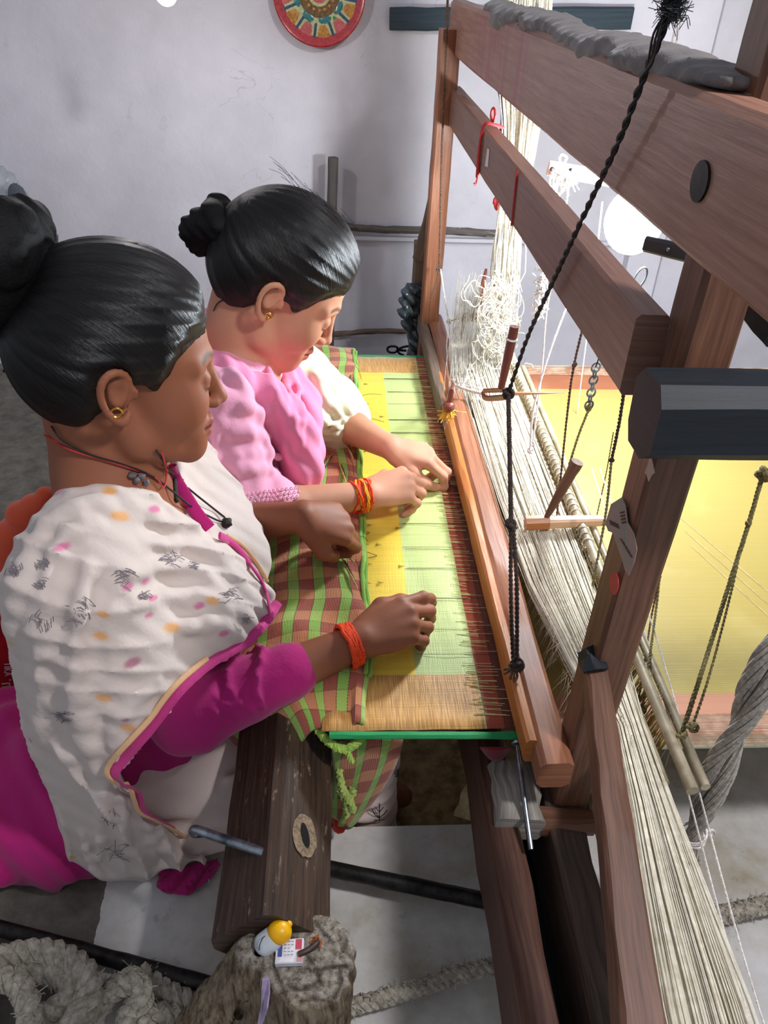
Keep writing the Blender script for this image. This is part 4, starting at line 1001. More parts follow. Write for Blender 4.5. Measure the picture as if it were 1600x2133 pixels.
# ------------------------------------------------------------------ woven cloth and warp
def saree_mat(name, xs_, far, near, gold):
    """weft bands run along Y; border bands at the two selvedges"""
    m, nt, b = mat_new(name, .42, .45, sheen=.25); tc = coords(nt); sx = nt.nodes.new('ShaderNodeSeparateXYZ'); nt.links.new(tc, sx.inputs[0])
    r = ramp(nt, math_(nt, 'MULTIPLY', sx.outputs[0], 1/2.), [(p/2., lin(c)) for p, c in xs_], 'CONSTANT').outputs[0]
    n = N_(nt, 'ShaderNodeTexNoise', Scale=1., Detail=3.); nt.links.new(coords(nt, 'Object', (4, 900, 1)), n.inputs['Vector'])
    n2 = N_(nt, 'ShaderNodeTexNoise', Scale=1., Detail=3.); nt.links.new(coords(nt, 'Object', (700, 30, 1)), n2.inputs['Vector'])
    w = N_(nt, 'ShaderNodeTexNoise', Scale=3., Detail=3.); nt.links.new(coords(nt), w.inputs['Vector'])
    g_ = ramp(nt, n2.outputs[0], [(.35, lin(gold[0])), (.65, lin(gold[1]))]).outputs[0]
    inb = math_(nt, 'MAXIMUM', math_(nt, 'GREATER_THAN', sx.outputs[1], far), math_(nt, 'LESS_THAN', sx.outputs[1], near))
    inb = math_(nt, 'MULTIPLY', inb, math_(nt, 'LESS_THAN', sx.outputs[0], gold[2]))
    c = mix(nt, inb, r, g_); c = mix(nt, math_(nt, 'MULTIPLY', ramp(nt, n.outputs[0], [(.4, (0, 0, 0, 1)), (.75, (1, 1, 1, 1))]).outputs[0], .28), c, lin('6b5a20'))
    nt.links.new(c, b.inputs['Base Color']); bump(nt, b, math_(nt, 'ADD', math_(nt, 'ADD', n.outputs[0], n2.outputs[0]), w.outputs[0]), .35, .002); return m
SR = thing('woven_cloth', (.1, 1.2, .29), 'cloth being woven, yellow and green bands with gold borders', 'cloth')
G = np.array([[V3(x, y, .2900+.0008*math.sin(y*40)+.0006*math.sin(x*90+y*13)) for y in np.linspace(.640, 1.790, 60)] for x in np.linspace(-.02, .246, 16)])
mb = MB(); sheet(mb, G)
o = mb.build('web', saree_mat('saree_silk', [(0, 'f0cb3c'), (.106, 'bccb7c'), (.190, 'a8442c'), (.216, '6a2c20')], 1.700, .735, ('b07a38', 'e0a95c', .193)), SR); md = o.modifiers.new('t', 'SOLIDIFY'); md.thickness = .0014
mb = MB(); sweep(mb, seg((-.01, .634, .2895), (.245, .630, .2875), 16), rect(.011, .008, .003), jit=.0003); _gs = cloth('green_selvedge', '1f8a4c', rough=.5); mb.build('selvedge', _gs, SR)
mb = MB(); sweep(mb, seg((-.01, 1.794, .2895), (.245, 1.794, .2885), 8), rect(.008, .006, .002)); mb.build('selvedge', _gs, SR)
mb = MB(); g = np.random.default_rng(3)
for i in range(15):
    y = .765+i*.0640+g.normal(0, .003)
    for k_ in range(g.integers(1, 4)):
        yy = y+g.normal(0, .0016); x0 = .108+g.uniform(0, .008); x1 = .232-g.uniform(0, .03); tube(mb, [(x0, yy, .2915), ((x0+x1)/2, yy-.0015, .2925), (x1, yy-.003+g.normal(0, .001), .2925)], .00034, 4)
mb.build('dark_weft_end', M['cord_dark'], SR, kind='stuff')
mb = MB()
for i in range(240):
    y = g.uniform(.66, 1.76); x0 = g.uniform(.176, .196); x1 = x0+g.uniform(.015, .05); tube(mb, [(x0, y, .2915), (x1, y-.003+g.normal(0, .001), .2925)], .00045, 4)
mb.build('loose_weft_end', plain('lime_thread', 'e0dc94', .6), SR, kind='stuff')
mb = MB()                                                                # small tree-like motifs woven on the yellow band
for (px, py) in ((762, 800), (764, 842), (745, 867), (795, 868), (762, 940), (757, 1010), (829, 1100), (762, 1134), (788, 1134), (770, 1094), (766, 1214), (792, 1214), (835, 1180), (778, 1268), (768, 1175), (758, 900), (790, 905)):
    c0 = P(px, py, Z=.2918)
    for k_ in range(4): w_ = .0042-.0009*k_; tube(mb, [c0+V3(.0016*k_-.003, -w_, .0004), c0+V3(.0016*k_-.003, w_, .0004)], .0004, 4)
    tube(mb, [c0+V3(-.004, 0, 0), c0+V3(.006, g.normal(0, .002), 0)], .0004, 4)
mb.build('woven_motif', plain('motif_thread', '8a7426', .7), SR, kind='stuff')
mb = MB()
for (px, py, l) in ((785, 1158, 26), (775, 1268, 20), (762, 1012, 22), (785, 1365, 30), (770, 1110, 30)):
    a = P(px-l, py+6, Z=.294); b_ = P(px, py, Z=.294); c_ = P(px-l+4, py-9, Z=.297); tube(mb, smoothpath([a, (a+b_)/2, b_, b_+(c_-b_)*.3+V3(.001, 0, 0), c_], 14), .0005, 5)
mb.build('safety_pin', M['iron'], SR, kind='stuff')
WP = thing('warp', (1., 1.2, .288), 'yellow sheet of warp threads stretched beyond the beater bar', 'warp')
def warp_mat():
    m, nt, b = mat_new('warp_silk', .45, .4); tc = coords(nt); sx = nt.nodes.new('ShaderNodeSeparateXYZ'); nt.links.new(tc, sx.inputs[0])
    y = math_(nt, 'MULTIPLY', sx.outputs[1], .5)
    r = ramp(nt, y, [(0, lin('8fa088')), (.612/2, lin('a8a58a')), (.622/2, lin('c99a80')), (.648/2, lin('dcc09c')), (.655/2, lin('c08a72')), (.690/2, lin('ad9b58')), (1.62/2, lin('9c5f42')), (1.70/2, lin('b98260')), (1.735/2, lin('4d8060'))], 'CONSTANT').outputs[0]
    n = N_(nt, 'ShaderNodeTexNoise', Scale=1., Detail=4.); nt.links.new(coords(nt, 'Object', (1.5, 650, 1)), n.inputs['Vector'])
    w = N_(nt, 'ShaderNodeTexNoise', Scale=5., Detail=6.); nt.links.new(coords(nt), w.inputs['Vector'])
    c = mix(nt, math_(nt, 'MULTIPLY', n.outputs[0], .45), r, lin('d8c890'), 'MULTIPLY'); c = mix(nt, ramp(nt, w.outputs[0], [(.55, (0, 0, 0, 1)), (.8, (.25, .25, .25, 1))]).outputs[0], c, lin('f2e2a0'))
    nt.links.new(c, b.inputs['Base Color']); bump(nt, b, n.outputs[0], .3, .0015); return m
G = np.array([[V3(x, y, .2885) for y in np.linspace(.605, 1.752, 40)] for x in np.linspace(.27, 2.3, 14)]); mb = MB(); sheet(mb, G); o = mb.build('warp_sheet', warp_mat(), WP); md = o.modifiers.new('t', 'SOLIDIFY'); md.thickness = .0012
mb = MB()
for i in range(46):
    y = .607+i*.0018 if i < 30 else 1.70+(i-30)*.0034; tube(mb, [(.30, y, .2895), (1.2, y+g.normal(0, .001), .2905), (2.2, y, .2895)], .0005, 3)
for k_ in range(3): tube(mb, [P(1415+12*k_, 1075+30*k_, Z=.2905), P(1600, 1232+25*k_, Z=.2905)], .0004, 3)
mb.build('warp_end', plain('warp_thread', 'd9b9a0', .6, c2='8f6a50', scale=40), WP, kind='stuff')

# ------------------------------------------------------------------ checked towel over the cloth beam
def towel_mat(name, rot=0.):
    m, nt, b = mat_new(name, .9, .15, sheen=.3); uv = coords(nt, 'UV', (1, 1, 1), (0, 0, rot)); sx = nt.nodes.new('ShaderNodeSeparateXYZ'); nt.links.new(uv, sx.inputs[0])
    u = math_(nt, 'FRACT', math_(nt, 'DIVIDE', sx.outputs[0], .0400)); v = math_(nt, 'FRACT', math_(nt, 'DIVIDE', sx.outputs[1], .0480))
    grn = math_(nt, 'LESS_THAN', u, .42); vv = math_(nt, 'LESS_THAN', v, .5)
    brown = mix(nt, vv, lin('a84e3a'), lin('d08458')); green = mix(nt, vv, lin('8dbb4a'), lin('a8c95a')); c = mix(nt, grn, brown, green)
    def edge(x, at): return math_(nt, 'LESS_THAN', math_(nt, 'ABSOLUTE', math_(nt, 'SUBTRACT', x, at)), .018)
    ln = math_(nt, 'MAXIMUM', edge(u, .42), edge(u, .985)); ln2 = math_(nt, 'MULTIPLY', math_(nt, 'MAXIMUM', edge(v, .5), edge(v, .985)), .6)
    st_ = math_(nt, 'GREATER_THAN', math_(nt, 'FRACT', math_(nt, 'MULTIPLY', math_(nt, 'ADD', sx.outputs[1], sx.outputs[0]), 260.)), .35)
    c = mix(nt, math_(nt, 'MULTIPLY', math_(nt, 'MAXIMUM', ln, ln2), math_(nt, 'MULTIPLY', st_, .8)), c, lin('2a1d16'))
    rib = math_(nt, 'SINE', math_(nt, 'MULTIPLY', sx.outputs[0], 2600.)); n = N_(nt, 'ShaderNodeTexNoise', Scale=300., Detail=3.); nt.links.new(coords(nt), n.inputs['Vector'])
    c = mix(nt, math_(nt, 'MULTIPLY', math_(nt, 'GREATER_THAN', rib, .2), .10), c, lin('fff0d0'))
    nt.links.new(c, b.inputs['Base Color']); bump(nt, b, math_(nt, 'ADD', math_(nt, 'MULTIPLY', rib, .4), n.outputs[0]), .5, .0022); return m
M['towel'] = towel_mat('checked_towel')
TW = thing('towel', (-.05, 1.2, .29), 'green and brown checked towel spread over the cloth beam', 'towel')
g = np.random.default_rng(21); ny, nx = 96, 40; G = np.zeros((nx, ny, 3)); UV_ = np.zeros((nx, ny, 2))
for j in range(ny):
    y = .648+(1.80-.648)*j/(ny-1); wv = .004*math.sin(y*23)+.003*math.sin(y*51+1)
    tp = sstep(.62, .76, np.array([y]))[0]                                # the near end narrows to a corner
    prof = [(-.185, .185), (-.165, .235), (-.145, .268), (-.118, .294), (-.085, .311), (-.045, .3165), (.000, .3150), (.030, .3120), (.0435, .3075), (.0470, .3005), (.0420, .2945), (.020, .2935)]
    pf = smoothpath([(x*(1)+(wv if x < 0 else wv*.4), 0, z+.0035*math.sin(y*37+x*60)+.002*math.sin(y*90+x*30)) for x, z in prof], nx)
    for i in range(nx):
        x = pf[i][0]; x = -.01+(x+.01)*(.30+.70*tp) if x < -.01 else -.01+(x+.01)*(.75+.25*tp)
        G[i, j] = (x, y+.0*(1-tp), pf[i][2]-(1-tp)*.018*(x < .02)-.02*(1-tp)**2)
    L = np.r_[0, np.cumsum(np.linalg.norm(pf[1:]-pf[:-1], axis=1))]; UV_[:, j, 0] = L-L[-9]+.040*6+.010; UV_[:, j, 1] = y
mb = MB(); sheet(mb, G, UV_); o = mb.build('towel_sheet', M['towel'], TW); md = o.modifiers.new('t', 'SOLIDIFY'); md.thickness = .004
mb = MB()                                                                # rolled edge cords
for off in (0, 1):
    pth = [V3(.0455-.006*off, y, .3035+.006*off)+V3(.0012*math.sin(y*60), 0, .001*math.sin(y*45)) for y in np.linspace(.72, 1.79, 60)]; tube(mb, pth, .0032, 8)
mb.build('hem_roll', cloth('lime_hem', '7fae45', bumps=.6), TW)
mb = MB()                                                                # braided fringe at the near corner
for (pts, r_) in (([(655, 1500), (670, 1530), (700, 1556), (722, 1562)], .006), ([(772, 1500), (765, 1525), (745, 1545), (722, 1562)], .006), ([(722, 1562), (728, 1575), (735, 1590)], .004)):
    rope(mb, [P(a, b_, Z=.275-.0004*max(0, b_-1540)) for a, b_ in pts], r_, 3, .016, 5, .0004)
mb.build('fringe', cloth('lime_fringe', '9fc055', bumps=.7), TW)
# second end of the towel, hanging over the knee
G = np.zeros((22, 22, 3)); UV2 = np.zeros((22, 22, 2))
for i in range(22):
    for j in range(22):
        a, t = i/21, j/21
        top = np.array([690+150*a, 1532+16*(1-a)]); bot = np.array([697+38*a, 1700+40*math.sin(a*3.1)*.3+18*a]); q = top+(bot-top)*t; q[0] += (1-t)*t*70*a
        z = .262-.19*t; G[i, j] = P(q[0], q[1], Z=z)+V3(.002*math.sin(i*.9+j*.2), 0, .003*math.sin(i*.7)); UV2[i, j] = (a*.115, t*.19+a*.05)
mb = MB(); sheet(mb, G, UV2); o = mb.build('hanging_end', M['towel'], TW); md = o.modifiers.new('t', 'SOLIDIFY'); md.thickness = .003
mb = MB()
for pts, z0, c_ in (([(706, 1600), (712, 1640), (728, 1668), (735, 1690)], .2, 0), ([(704, 1640), (722, 1672), (722, 1700)], .17, 0), ([(712, 1622), (735, 1640), (728, 1662)], .18, 0)):
    rope(mb, [P(a, b_, Z=z0-.0006*(b_-1600)) for a, b_ in pts], .006, 3, .018, 5, .0006)
mb.build('fringe', cloth('lime_fringe2', 'a5b860', bumps=.7), TW)
mb = MB(); ball(mb, P(708, 1718, Z=.05), (.010, .010, .016), 10, 8, jit=.1); ball(mb, P(700, 1700, Z=.06), (.008, .008, .012), 10, 8, jit=.1); mb.build('fringe_tassel', cloth('red_tassel', 'd0301e'), TW)

# ------------------------------------------------------------------ thin weft spindles lying on the towel
sp_wood = plain('spindle_wood', 'd9b878', .5, c2='a98048', scale=200); sp_yarn = plain('spindle_yarn', '4b5526', .8, c2='2a2c18', scale=500, bumps=.8)
def spindle(a, b_, label, name='weft_spindle'):
    a, b_ = np.array(a), np.array(b_); t = thing(name, tuple((a+b_)/2), label, 'spindle', 'weft spindles on the towel')
    mb = MB(); tube(mb, seg(a, b_, 9), .0022, 8, [.25, .6, .85, 1, 1.05, 1, .85, .6, .25]); mb.build('stick', sp_wood, t)
    mb = MB(); d = b_-a; tube(mb, seg(a+d*.10+V3(.0018, 0, .0004), b_-d*.22+V3(.0018, 0, .0004), 9), .0020, 8, [.3, .8, 1, 1.1, 1.1, 1, .8, .6, .3]); mb.build('yarn', sp_yarn, t)
for (q0, q1, lb) in (((690, 794), (711, 822), 'slim spindle beside the cream sleeve, nearer the far weaver'), ((731, 777), (718, 811), 'slim spindle farthest along the towel, at its rolled edge'),
                     ((694, 944), (662, 993), 'slim spindle lying slanted left, just beyond the pink-clad weaver\'s wrist'), ((707, 963), (722, 1008), 'slim spindle pointing at the orange thread bracelet'),
                     ((720, 920), (738, 960), 'slim spindle under the hem of the cream sleeve'), ((712, 1143), (739, 1173), 'slim spindle under the left fingertips of the shawled woman'), ((711, 1160), (746, 1228), 'long spindle lying along the towel edge below the left fingertips')):
    spindle(P(*q0, Z=.322), P(*q1, Z=.320), lb)
mb = MB(); g = np.random.default_rng(31)
for (px, py, dx, dy) in ((728, 720, -20, -28), (738, 760, 15, 30), (735, 830, 60, -8), (752, 875, 48, 4), (725, 950, 12, 40), (740, 1165, 10, 40), (745, 1010, 10, 30), (738, 790, -10, 22), (735, 1120, 30, 6)):
    a = P(px, py, Z=.318); b_ = P(px+dx, py+dy, Z=.300 if dx > 20 else .325); tube(mb, smoothpath([a, (a+b_)/2+V3(g.normal(0, .004), 0, .006), b_], 10), .0005, 4)
tag(mb.build('loose_thread', M['cord_dark'], kind='stuff'), 'loose weft ends trailing from the spindles', 'thread')
# ------------------------------------------------------------------ harness
g = np.random.default_rng(77)
HS = thing('harness', (.35, 1.0, .34), 'mass of pale cotton harness threads stretched beside the beater bar', 'harness')
mb = MB()
bands = [(.292, .008, 60), (.312, .006, 70), (.330, .005, 90), (.345, .009, 110), (.362, .004, 60), (.380, .005, 70), (.397, .003, 30)]
for xc, sd_, n_ in bands:
    for _ in range(n_):
        x0 = xc+g.normal(0, sd_); z0 = .335+g.uniform(-.012, .022); dx = g.normal(0, .006); y1 = g.uniform(1.35, 1.80)
        f_ = np.clip((x0-.285)/.12, 0, 1.05); xa = .329+.047*f_; xb = .268+.104*f_
        q = [V3(x0+dx*.6+.012*(y1-1.5), y1, z0+.05*max(0, y1-1.5)), V3(x0+g.normal(0, .003), 1.15, z0), V3(x0*.7+xa*.3+g.normal(0, .0015), .80, z0+g.normal(0, .002)), V3(xa, .59, z0), V3((xa+xb)/2, .42, z0), V3(xb-dx*.2, .25, z0), V3(xb-.012, .08, z0-.01)]
        tube(mb, smoothpath(q, 11), .00062, 3)
for _ in range(110):
    x0 = .332+abs(g.normal(0, .012)); z0 = .205+g.uniform(-.012, .012); tube(mb, smoothpath([V3(x0, .75, z0+.05), V3(x0, .60, z0+.01), V3(x0-.012+g.normal(0, .002), .35, z0), V3(x0-.03, .08, z0)], 8), .0006, 3)
mb.build('long_thread', M['thread'], HS, kind='stuff')
mb = MB()                                                                # healds: short loops slanting down to the warp
for k_, (xr, zr) in enumerate(((.300, .352), (.325, .356), (.350, .358), (.400, .372))):
    for _ in range(230):
        y = g.uniform(.56, 1.78); s_ = g.normal(0, .010); x1 = xr+g.normal(-.004, .010)
        tube(mb, [V3(xr+g.normal(0, .003), y, zr+g.uniform(-.006, .008)), V3((xr+x1)/2+g.normal(0, .002), y+s_*.5+.006, .325), V3(x1, y+s_+.012, .292)], .00048, 3)
mb.build('heald_loop', M['thread'], HS, kind='stuff')
mb = MB()
for _ in range(520):
    y = g.uniform(.56, 1.55); tube(mb, [V3(.392+g.normal(0, .002), y, .360), V3(.378+g.normal(0, .003), y+g.normal(0, .004), .293)], .0007, 3)
for _ in range(160):
    y = g.uniform(.60, 1.45); tube(mb, [V3(.300+g.normal(0, .005), y, .345), V3(.330+g.normal(0, .006), y+g.normal(.02, .01), .293)], .0005, 3)
mb.build('gold_heald', M['thread_gold'], HS, kind='stuff')
mb = MB()                                                                # combed tuft behind the long threads, far end
for _ in range(230):
    px = g.uniform(930, 1050); q = [P(px+g.normal(20, 8), g.uniform(560, 660), Y=1.72), P(px+g.normal(5, 8), 720, Y=1.66), P(px+g.normal(10, 12), g.uniform(800, 900), Z=.33)]
    tube(mb, smoothpath(q, 7), .0005, 3)
mb.build('combed_tuft', plain('fine_thread', 'c9c3b6', .8), HS, kind='stuff')
# strings that hang from above, behind the beams
PL = thing('pull_strings', (.38, 1.74, .9), 'bundle of long white pull strings hanging behind the overhead beams', 'strings')
mb = MB()
for i in range(96):
    c_ = g.choice([1045, 1062, 1078, 1094, 1108, 1126, 1140])+g.normal(0, 4.0); yq = 1.70+g.uniform(-.02, .05)
    xm = 1040+(c_-1045)*.62+g.normal(0, 3); xb = 1036+(c_-1045)*.42+g.normal(0, 4)
    q = [P(c_+40, -420, Y=yq), P(c_+g.normal(10, 3), -80, Y=yq), P(c_-2, 90, Y=yq), P(xm+14, 290, Y=yq), P(xb+8, 450, Y=yq), P(xb+g.normal(0, 6), 560, Y=yq), P(xb-8+g.normal(0, 10), g.uniform(600, 680), Y=yq)]
    tube(mb, smoothpath(q, 14), .0011, 4)
mb.build('string', M['cotton'], PL, kind='stuff')
mb = MB()                                                                # tangle of loops below
for i in range(150):
    cx, cy = 1032+g.normal(0, 20), g.uniform(590, 790); r_ = g.uniform(8, 26); Y_ = 1.62+g.uniform(-.05, .06)
    a0 = g.uniform(0, 6.28); q = [P(cx+r_*math.cos(a0+t)*g.uniform(.7, 1.1), cy+r_*1.15*math.sin(a0+t)*g.uniform(.7, 1.2), Y=Y_+g.normal(0, .008)) for t in np.linspace(0, g.uniform(2.5, 5.5), 7)]
    tube(mb, smoothpath(q, 16), .0010, 4)
mb.build('loop', M['cotton'], PL, kind='stuff')
mb = MB()
for px in (1082, 1090): sweep(mb, [P(px, 158, Y=1.68), P(px, 182, Y=1.68)], rect(.004, .004, .001))
mb.build('clip', M['iron'], PL)
# heald rods
def rod(name, a, b_, r, mat, label, group=None, caps=None):
    mb = MB(); tube(mb, seg(a, b_, 16), r, 12); o = mb.build(name, mat); return tag(o, label, 'rod', group)
M['rod'] = plain('polished_rod', 'b8ad93', .35, .5, .3, scale=30, c2='8c7f66')
rod('heald_rod', P(1062, 735, Z=.368), P(1443, 1648, Z=.368), .0072, M['rod'], 'outer heald rod with the blunt dark near end')
rod('heald_rod', P(1090, 765, Z=.362), P(1470, 1640, Z=.362), .0058, M['rod'], 'thinner heald rod right beside the outer one')
rod('heald_rod', P(1085, 830, Z=.350), P(1384, 1633, Z=.350), .0060, M['rod'], 'inner heald rod half buried in the white threads')
rod('heald_rod', P(1010, 790, Z=.345), P(1290, 1560, Z=.345), .0055, M['rod'], 'innermost heald rod nearest the beater bar')
rod('gap_rod', P(1283, 1575, Z=.335), P(1387, 1848, Z=.335), .0060, M['black'], 'black rod put in for the dark gap between the long white threads')  # black rod put in as the shade of the gap between threads
beam('lease_stick', P(1300, 1690, Z=.30), P(1420, 1940, Z=.30), .020, .008, M['wd_pale'], None); tag(bpy.data.objects['lease_stick'], 'pale wooden lease stick under the long threads', 'stick')
mb = MB()                                                                # winding of cotton round the outer rod
a, b_ = P(1062, 735, Z=.368), P(1230, 1140, Z=.368); t_ = np.linspace(0, 1, 700)
hx = a+(b_-a)*t_[:, None]; ph = t_*2*math.pi*46; d_ = nrm(b_-a); u_ = nrm(np.cross(d_, V3(0, 0, 1))); v_ = np.cross(u_, d_)
tube(mb, hx+(np.cos(ph)[:, None]*u_+np.sin(ph)[:, None]*v_)*.0078, .0016, 4); tag(mb.build('cotton_wrapping', M['cotton']), 'white cotton wound round the far half of the outer heald rod', 'wrapping')
# knots where the cords meet the rods
def knot(mb, c_, r, n_=3): 
    for _ in range(n_): ring(mb, np.asarray(c_)+g.normal(0, r*.2, 3), g.normal(0, 1, 3), r*.75, r*.36, 12, 6)
    return mb
# ------------------------------------------------------------------ cords
def cord(name, pts, r, mat, label, knots=(), strands=3, pitch=.012, cat='cord', fuzz=0, group=None, par=None):
    mb = MB(); q = [p if not isinstance(p, tuple) else P(p[0], p[1], **{p[2]: p[3]}) for p in pts]
    if strands > 1: rope(mb, q, r, strands, pitch, 5, fuzz)
    else: tube(mb, smoothpath(q, 30), r, 8)
    o = mb.build(name, mat); tag(o, label, cat, group)
    for k_ in knots:
        kb = MB(); knot(kb, q[k_[0]], k_[1]); kb.build('knot', mat, o)
    return o
M['cord_br'] = plain('brown_cord', '7a5e4c', .85, scale=400, c2='3f2d24', bumps=.6); M['cord_ol'] = plain('olive_cord', '8c8050', .8, scale=400, c2='4a4226', bumps=.6)
M['cord_wt'] = plain('white_cord', 'efe9e4', .85, scale=400, c2='b9afa6', bumps=.6)
cord('cable', [(1560, -420, 'X', .20), (1412, -20, 'X', .225), (1395, 30, 'X', .226), (1345, 150, 'X', .232), (1290, 290, 'X', .236), (1225, 430, 'X', .238), (1150, 590, 'X', .238), (1100, 700, 'X', .237), (1059, 818, 'X', .236)], .0030, M['black'], 'black cable slanting down across both overhead beams', strands=2, pitch=.03, cat='cable')
mb = MB()
for i in range(420):
    a = P(1402+g.normal(0, 11), g.uniform(-20, 38), X=.225); tube(mb, smoothpath([a, a+g.normal(0, .0022, 3), a+g.normal(0, .004, 3)], 5), .0003, 3)
for k_ in range(3): tube(mb, smoothpath([P(1385, 30, X=.224), P(1362+6*k_, 70, X=.222), P(1352+5*k_, 120, X=.228), P(1345, 150, X=.232)], 10), .0009, 5)
tag(mb.build('frayed_fibre', M['black'], kind='stuff'), 'frayed black fibres at the top of the cable', 'fibres')
cord('cord', [(1059, 818, 'X', .236), (1062, 950, 'X', .234), (1065, 1095, 'X', .232)], .0034, M['cord_dark'], 'dark cord running down from the toggle to the big knot', [(2, .0075), (0, .008)], pitch=.010)
cord('cord', [(1065, 1100, 'X', .232), (1064, 1200, 'X', .231), (1066, 1300, 'X', .231), (1070, 1385, 'X', .231)], .0030, M['cord_dark'], 'left strand of the doubled dark cord below the big knot', strands=2)
cord('cord', [(1070, 1100, 'X', .230), (1076, 1200, 'X', .229), (1077, 1300, 'X', .229), (1076, 1385, 'X', .230)], .0030, M['cord_dark'], 'right strand of the doubled dark cord below the big knot', [(3, .0085)], strands=2)
cord('cord', [(1072, 1390, 'X', .230), (1070, 1460, 'X', .231), (1072, 1540, 'X', .232)], .0016, M['cord_br'], 'thin brown cord holding the steel blade', [(2, .005), (1, .003)])
mb = MB(); a = P(1072, 1390, X=.230)
for d in ((-.012, 0, -.012), (-.014, 0, -.004), (.006, 0, -.018), (.009, 0, -.010), (-.003, 0, -.022)): tube(mb, smoothpath([a, a+V3(*d)*.5+g.normal(0, .001, 3), a+V3(*d)], 6), .0018, 5)
tag(mb.build('cord_end', M['cord_br']), 'frayed cord ends sticking out of the lower brown knot', 'cord end')
mb = MB(); a, b_ = P(1076, 1552, X=.232), P(1106, 1770, Z=.235); 
sweep(mb, seg(a, b_, 12), rect(.011, .005, .0018), up=(1, 0, 0), scale=[.7, .9, 1]+[1.05]*9); o = tag(mb.build('steel_blade', M['steel']), 'long steel strip hanging by its eye from the brown cord', 'blade')
mb = MB(); ring(mb, a+V3(0, 0, .004), (0, 1, .2), .0055, .0018, 18, 6); mb.build('eye', M['steel'], o)
cord('cord', [(933, -30, 'Y', 1.84), (931, 60, 'Y', 1.84), (926, 180, 'Y', 1.84), (920, 330, 'Y', 1.84), (915, 560, 'Y', 1.84)], .0026, M['cord_br'], 'brown white cord hanging down the far post', [(4, .006)])
cord('cord', [(915, 560, 'Y', 1.84), (908, 590, 'Y', 1.83), (897, 620, 'Y', 1.80)], .0018, M['cord_br'], 'short cord slanting from the far knot to the beater bar')
cord('cord', [(918, 560, 'Y', 1.84), (925, 610, 'Y', 1.80), (935, 670, 'Y', 1.76)], .0022, M['cord_wt'], 'pale doubled cord between the two far knots', [(2, .006)])
cord('cord', [(935, 670, 'Y', 1.76), (940, 730, 'Y', 1.66), (946, 795, 'Y', 1.55)], .0022, M['cord_wt'], 'pale cord from the far knot down to the tassel', [(2, .006)])
cord('cord', [(944, 800, 'Y', 1.50), (975, 812, 'Y', 1.40), (1015, 822, 'Y', 1.30)], .0034, M['cord_wt'], 'thick pale cord tied across to the bent wooden toggle', strands=3)
mb = MB(); a = P(962, 808, Y=1.45)
for i in range(26): d = V3(g.normal(.0, .012), g.normal(0, .01), abs(g.normal(.014, .012))); d[0] += .01; tube(mb, smoothpath([a, a+d*.5+g.normal(0, .002, 3), a+d*g.uniform(.8, 1.7)], 7), .0009, 4)
for i in range(16): d = V3(g.normal(.012, .008), g.normal(-.01, .01), -abs(g.normal(.010, .008))); tube(mb, smoothpath([a+V3(.02, 0, 0), a+V3(.02, 0, 0)+d*.6, a+V3(.02, 0, 0)+d*1.3], 6), .0009, 4)
tag(mb.build('frayed_tuft', M['cord_wt'], kind='stuff'), 'frayed white tuft of the pale cord beside the toggle', 'tuft')
TS = thing('tassel', tuple(P(935, 850, Y=1.33)), 'brown wooden bead with a yellow yarn tassel over the beater bar', 'tassel')
mb = MB(); ball(mb, P(935, 846, Y=1.33), (.013, .013, .011), 16, 12); tube(mb, [P(935, 846, Y=1.33), P(941, 815, Y=1.33), P(944, 800, Y=1.45)], .0052, 10, [1.3, .9, .7]); mb.build('bead', M['wd_red'], TS)
mb = MB(); a = P(935, 853, Y=1.33)
for i in range(90): d = V3(g.normal(0, .010), g.normal(0, .008), -abs(g.normal(.016, .005))); tube(mb, smoothpath([a, a+d*.6+g.normal(0, .0015, 3), a+d], 5), .0009, 3)
mb.build('yellow_yarn', plain('yellow_yarn', 'd9a83c', .85), TS, kind='stuff')
mb = MB(); a = P(928, 870, Y=1.33)
for i in range(16): d = V3(g.normal(-.002, .004), 0, -abs(g.normal(.014, .005))); tube(mb, [a, a+d], .0008, 3)
mb.build('pink_yarn', plain('dusty_pink_yarn', 'b59a9a', .85), TS, kind='stuff')
# toggles, pegs and levers
o = MB(); sweep(o, smoothpath([P(1008, 818, X=.262), P(1012, 829, X=.262), P(1035, 829, X=.262), P(1060, 826, X=.262)], 14), circ(.0052, 10)); sweep(o, seg(P(1010, 814, X=.262), P(1058, 812, X=.262), 4), circ(.0042, 10))
tag(o.build('toggle', M['wd_red']), 'bent red-brown wooden toggle at the middle knot', 'toggle')
mb = MB(); a, b_ = P(1044, 808, Y=1.02), P(1072, 680, Y=1.02); tube(mb, seg(a, b_, 10), .0068, 14, [.75, .8, .85, .9, .95, 1, 1, 1, 1, .95], ); PG = tag(mb.build('peg', M['wd_red']), 'red-brown wooden peg with a white cord looped near its top', 'peg')
mb = MB(); ring(mb, a+(b_-a)*.80, b_-a, .0074, .0016, 18, 6); mb.build('cord_loop', M['cord_wt'], PG)
mb = MB(); sweep(mb, seg(P(1062, 820, Y=1.02), P(1176, 818, Y=1.02), 12), circ(.0052, 10, .0022), scale=list(np.linspace(1.1, .12, 12))); tag(mb.build('pointer', M['wd_org']), 'tapered wooden pointer sticking out to the right of the middle knot', 'pointer')
mb = MB(); a, b_ = P(990, 662, Y=1.72), P(1013, 560, Y=1.72); tube(mb, seg(a, b_, 6), .0075, 12, [1.1, 1, .9, .8, .6, .4]); sweep(mb, smoothpath([P(964, 668, Y=1.72), P(975, 660, Y=1.72), P(1004, 664, Y=1.72)], 8), circ(.0105, 12)); tag(mb.build('toggle', M['wd_red']), 'dark red-brown toggle and stick hung before the far strings', 'toggle')
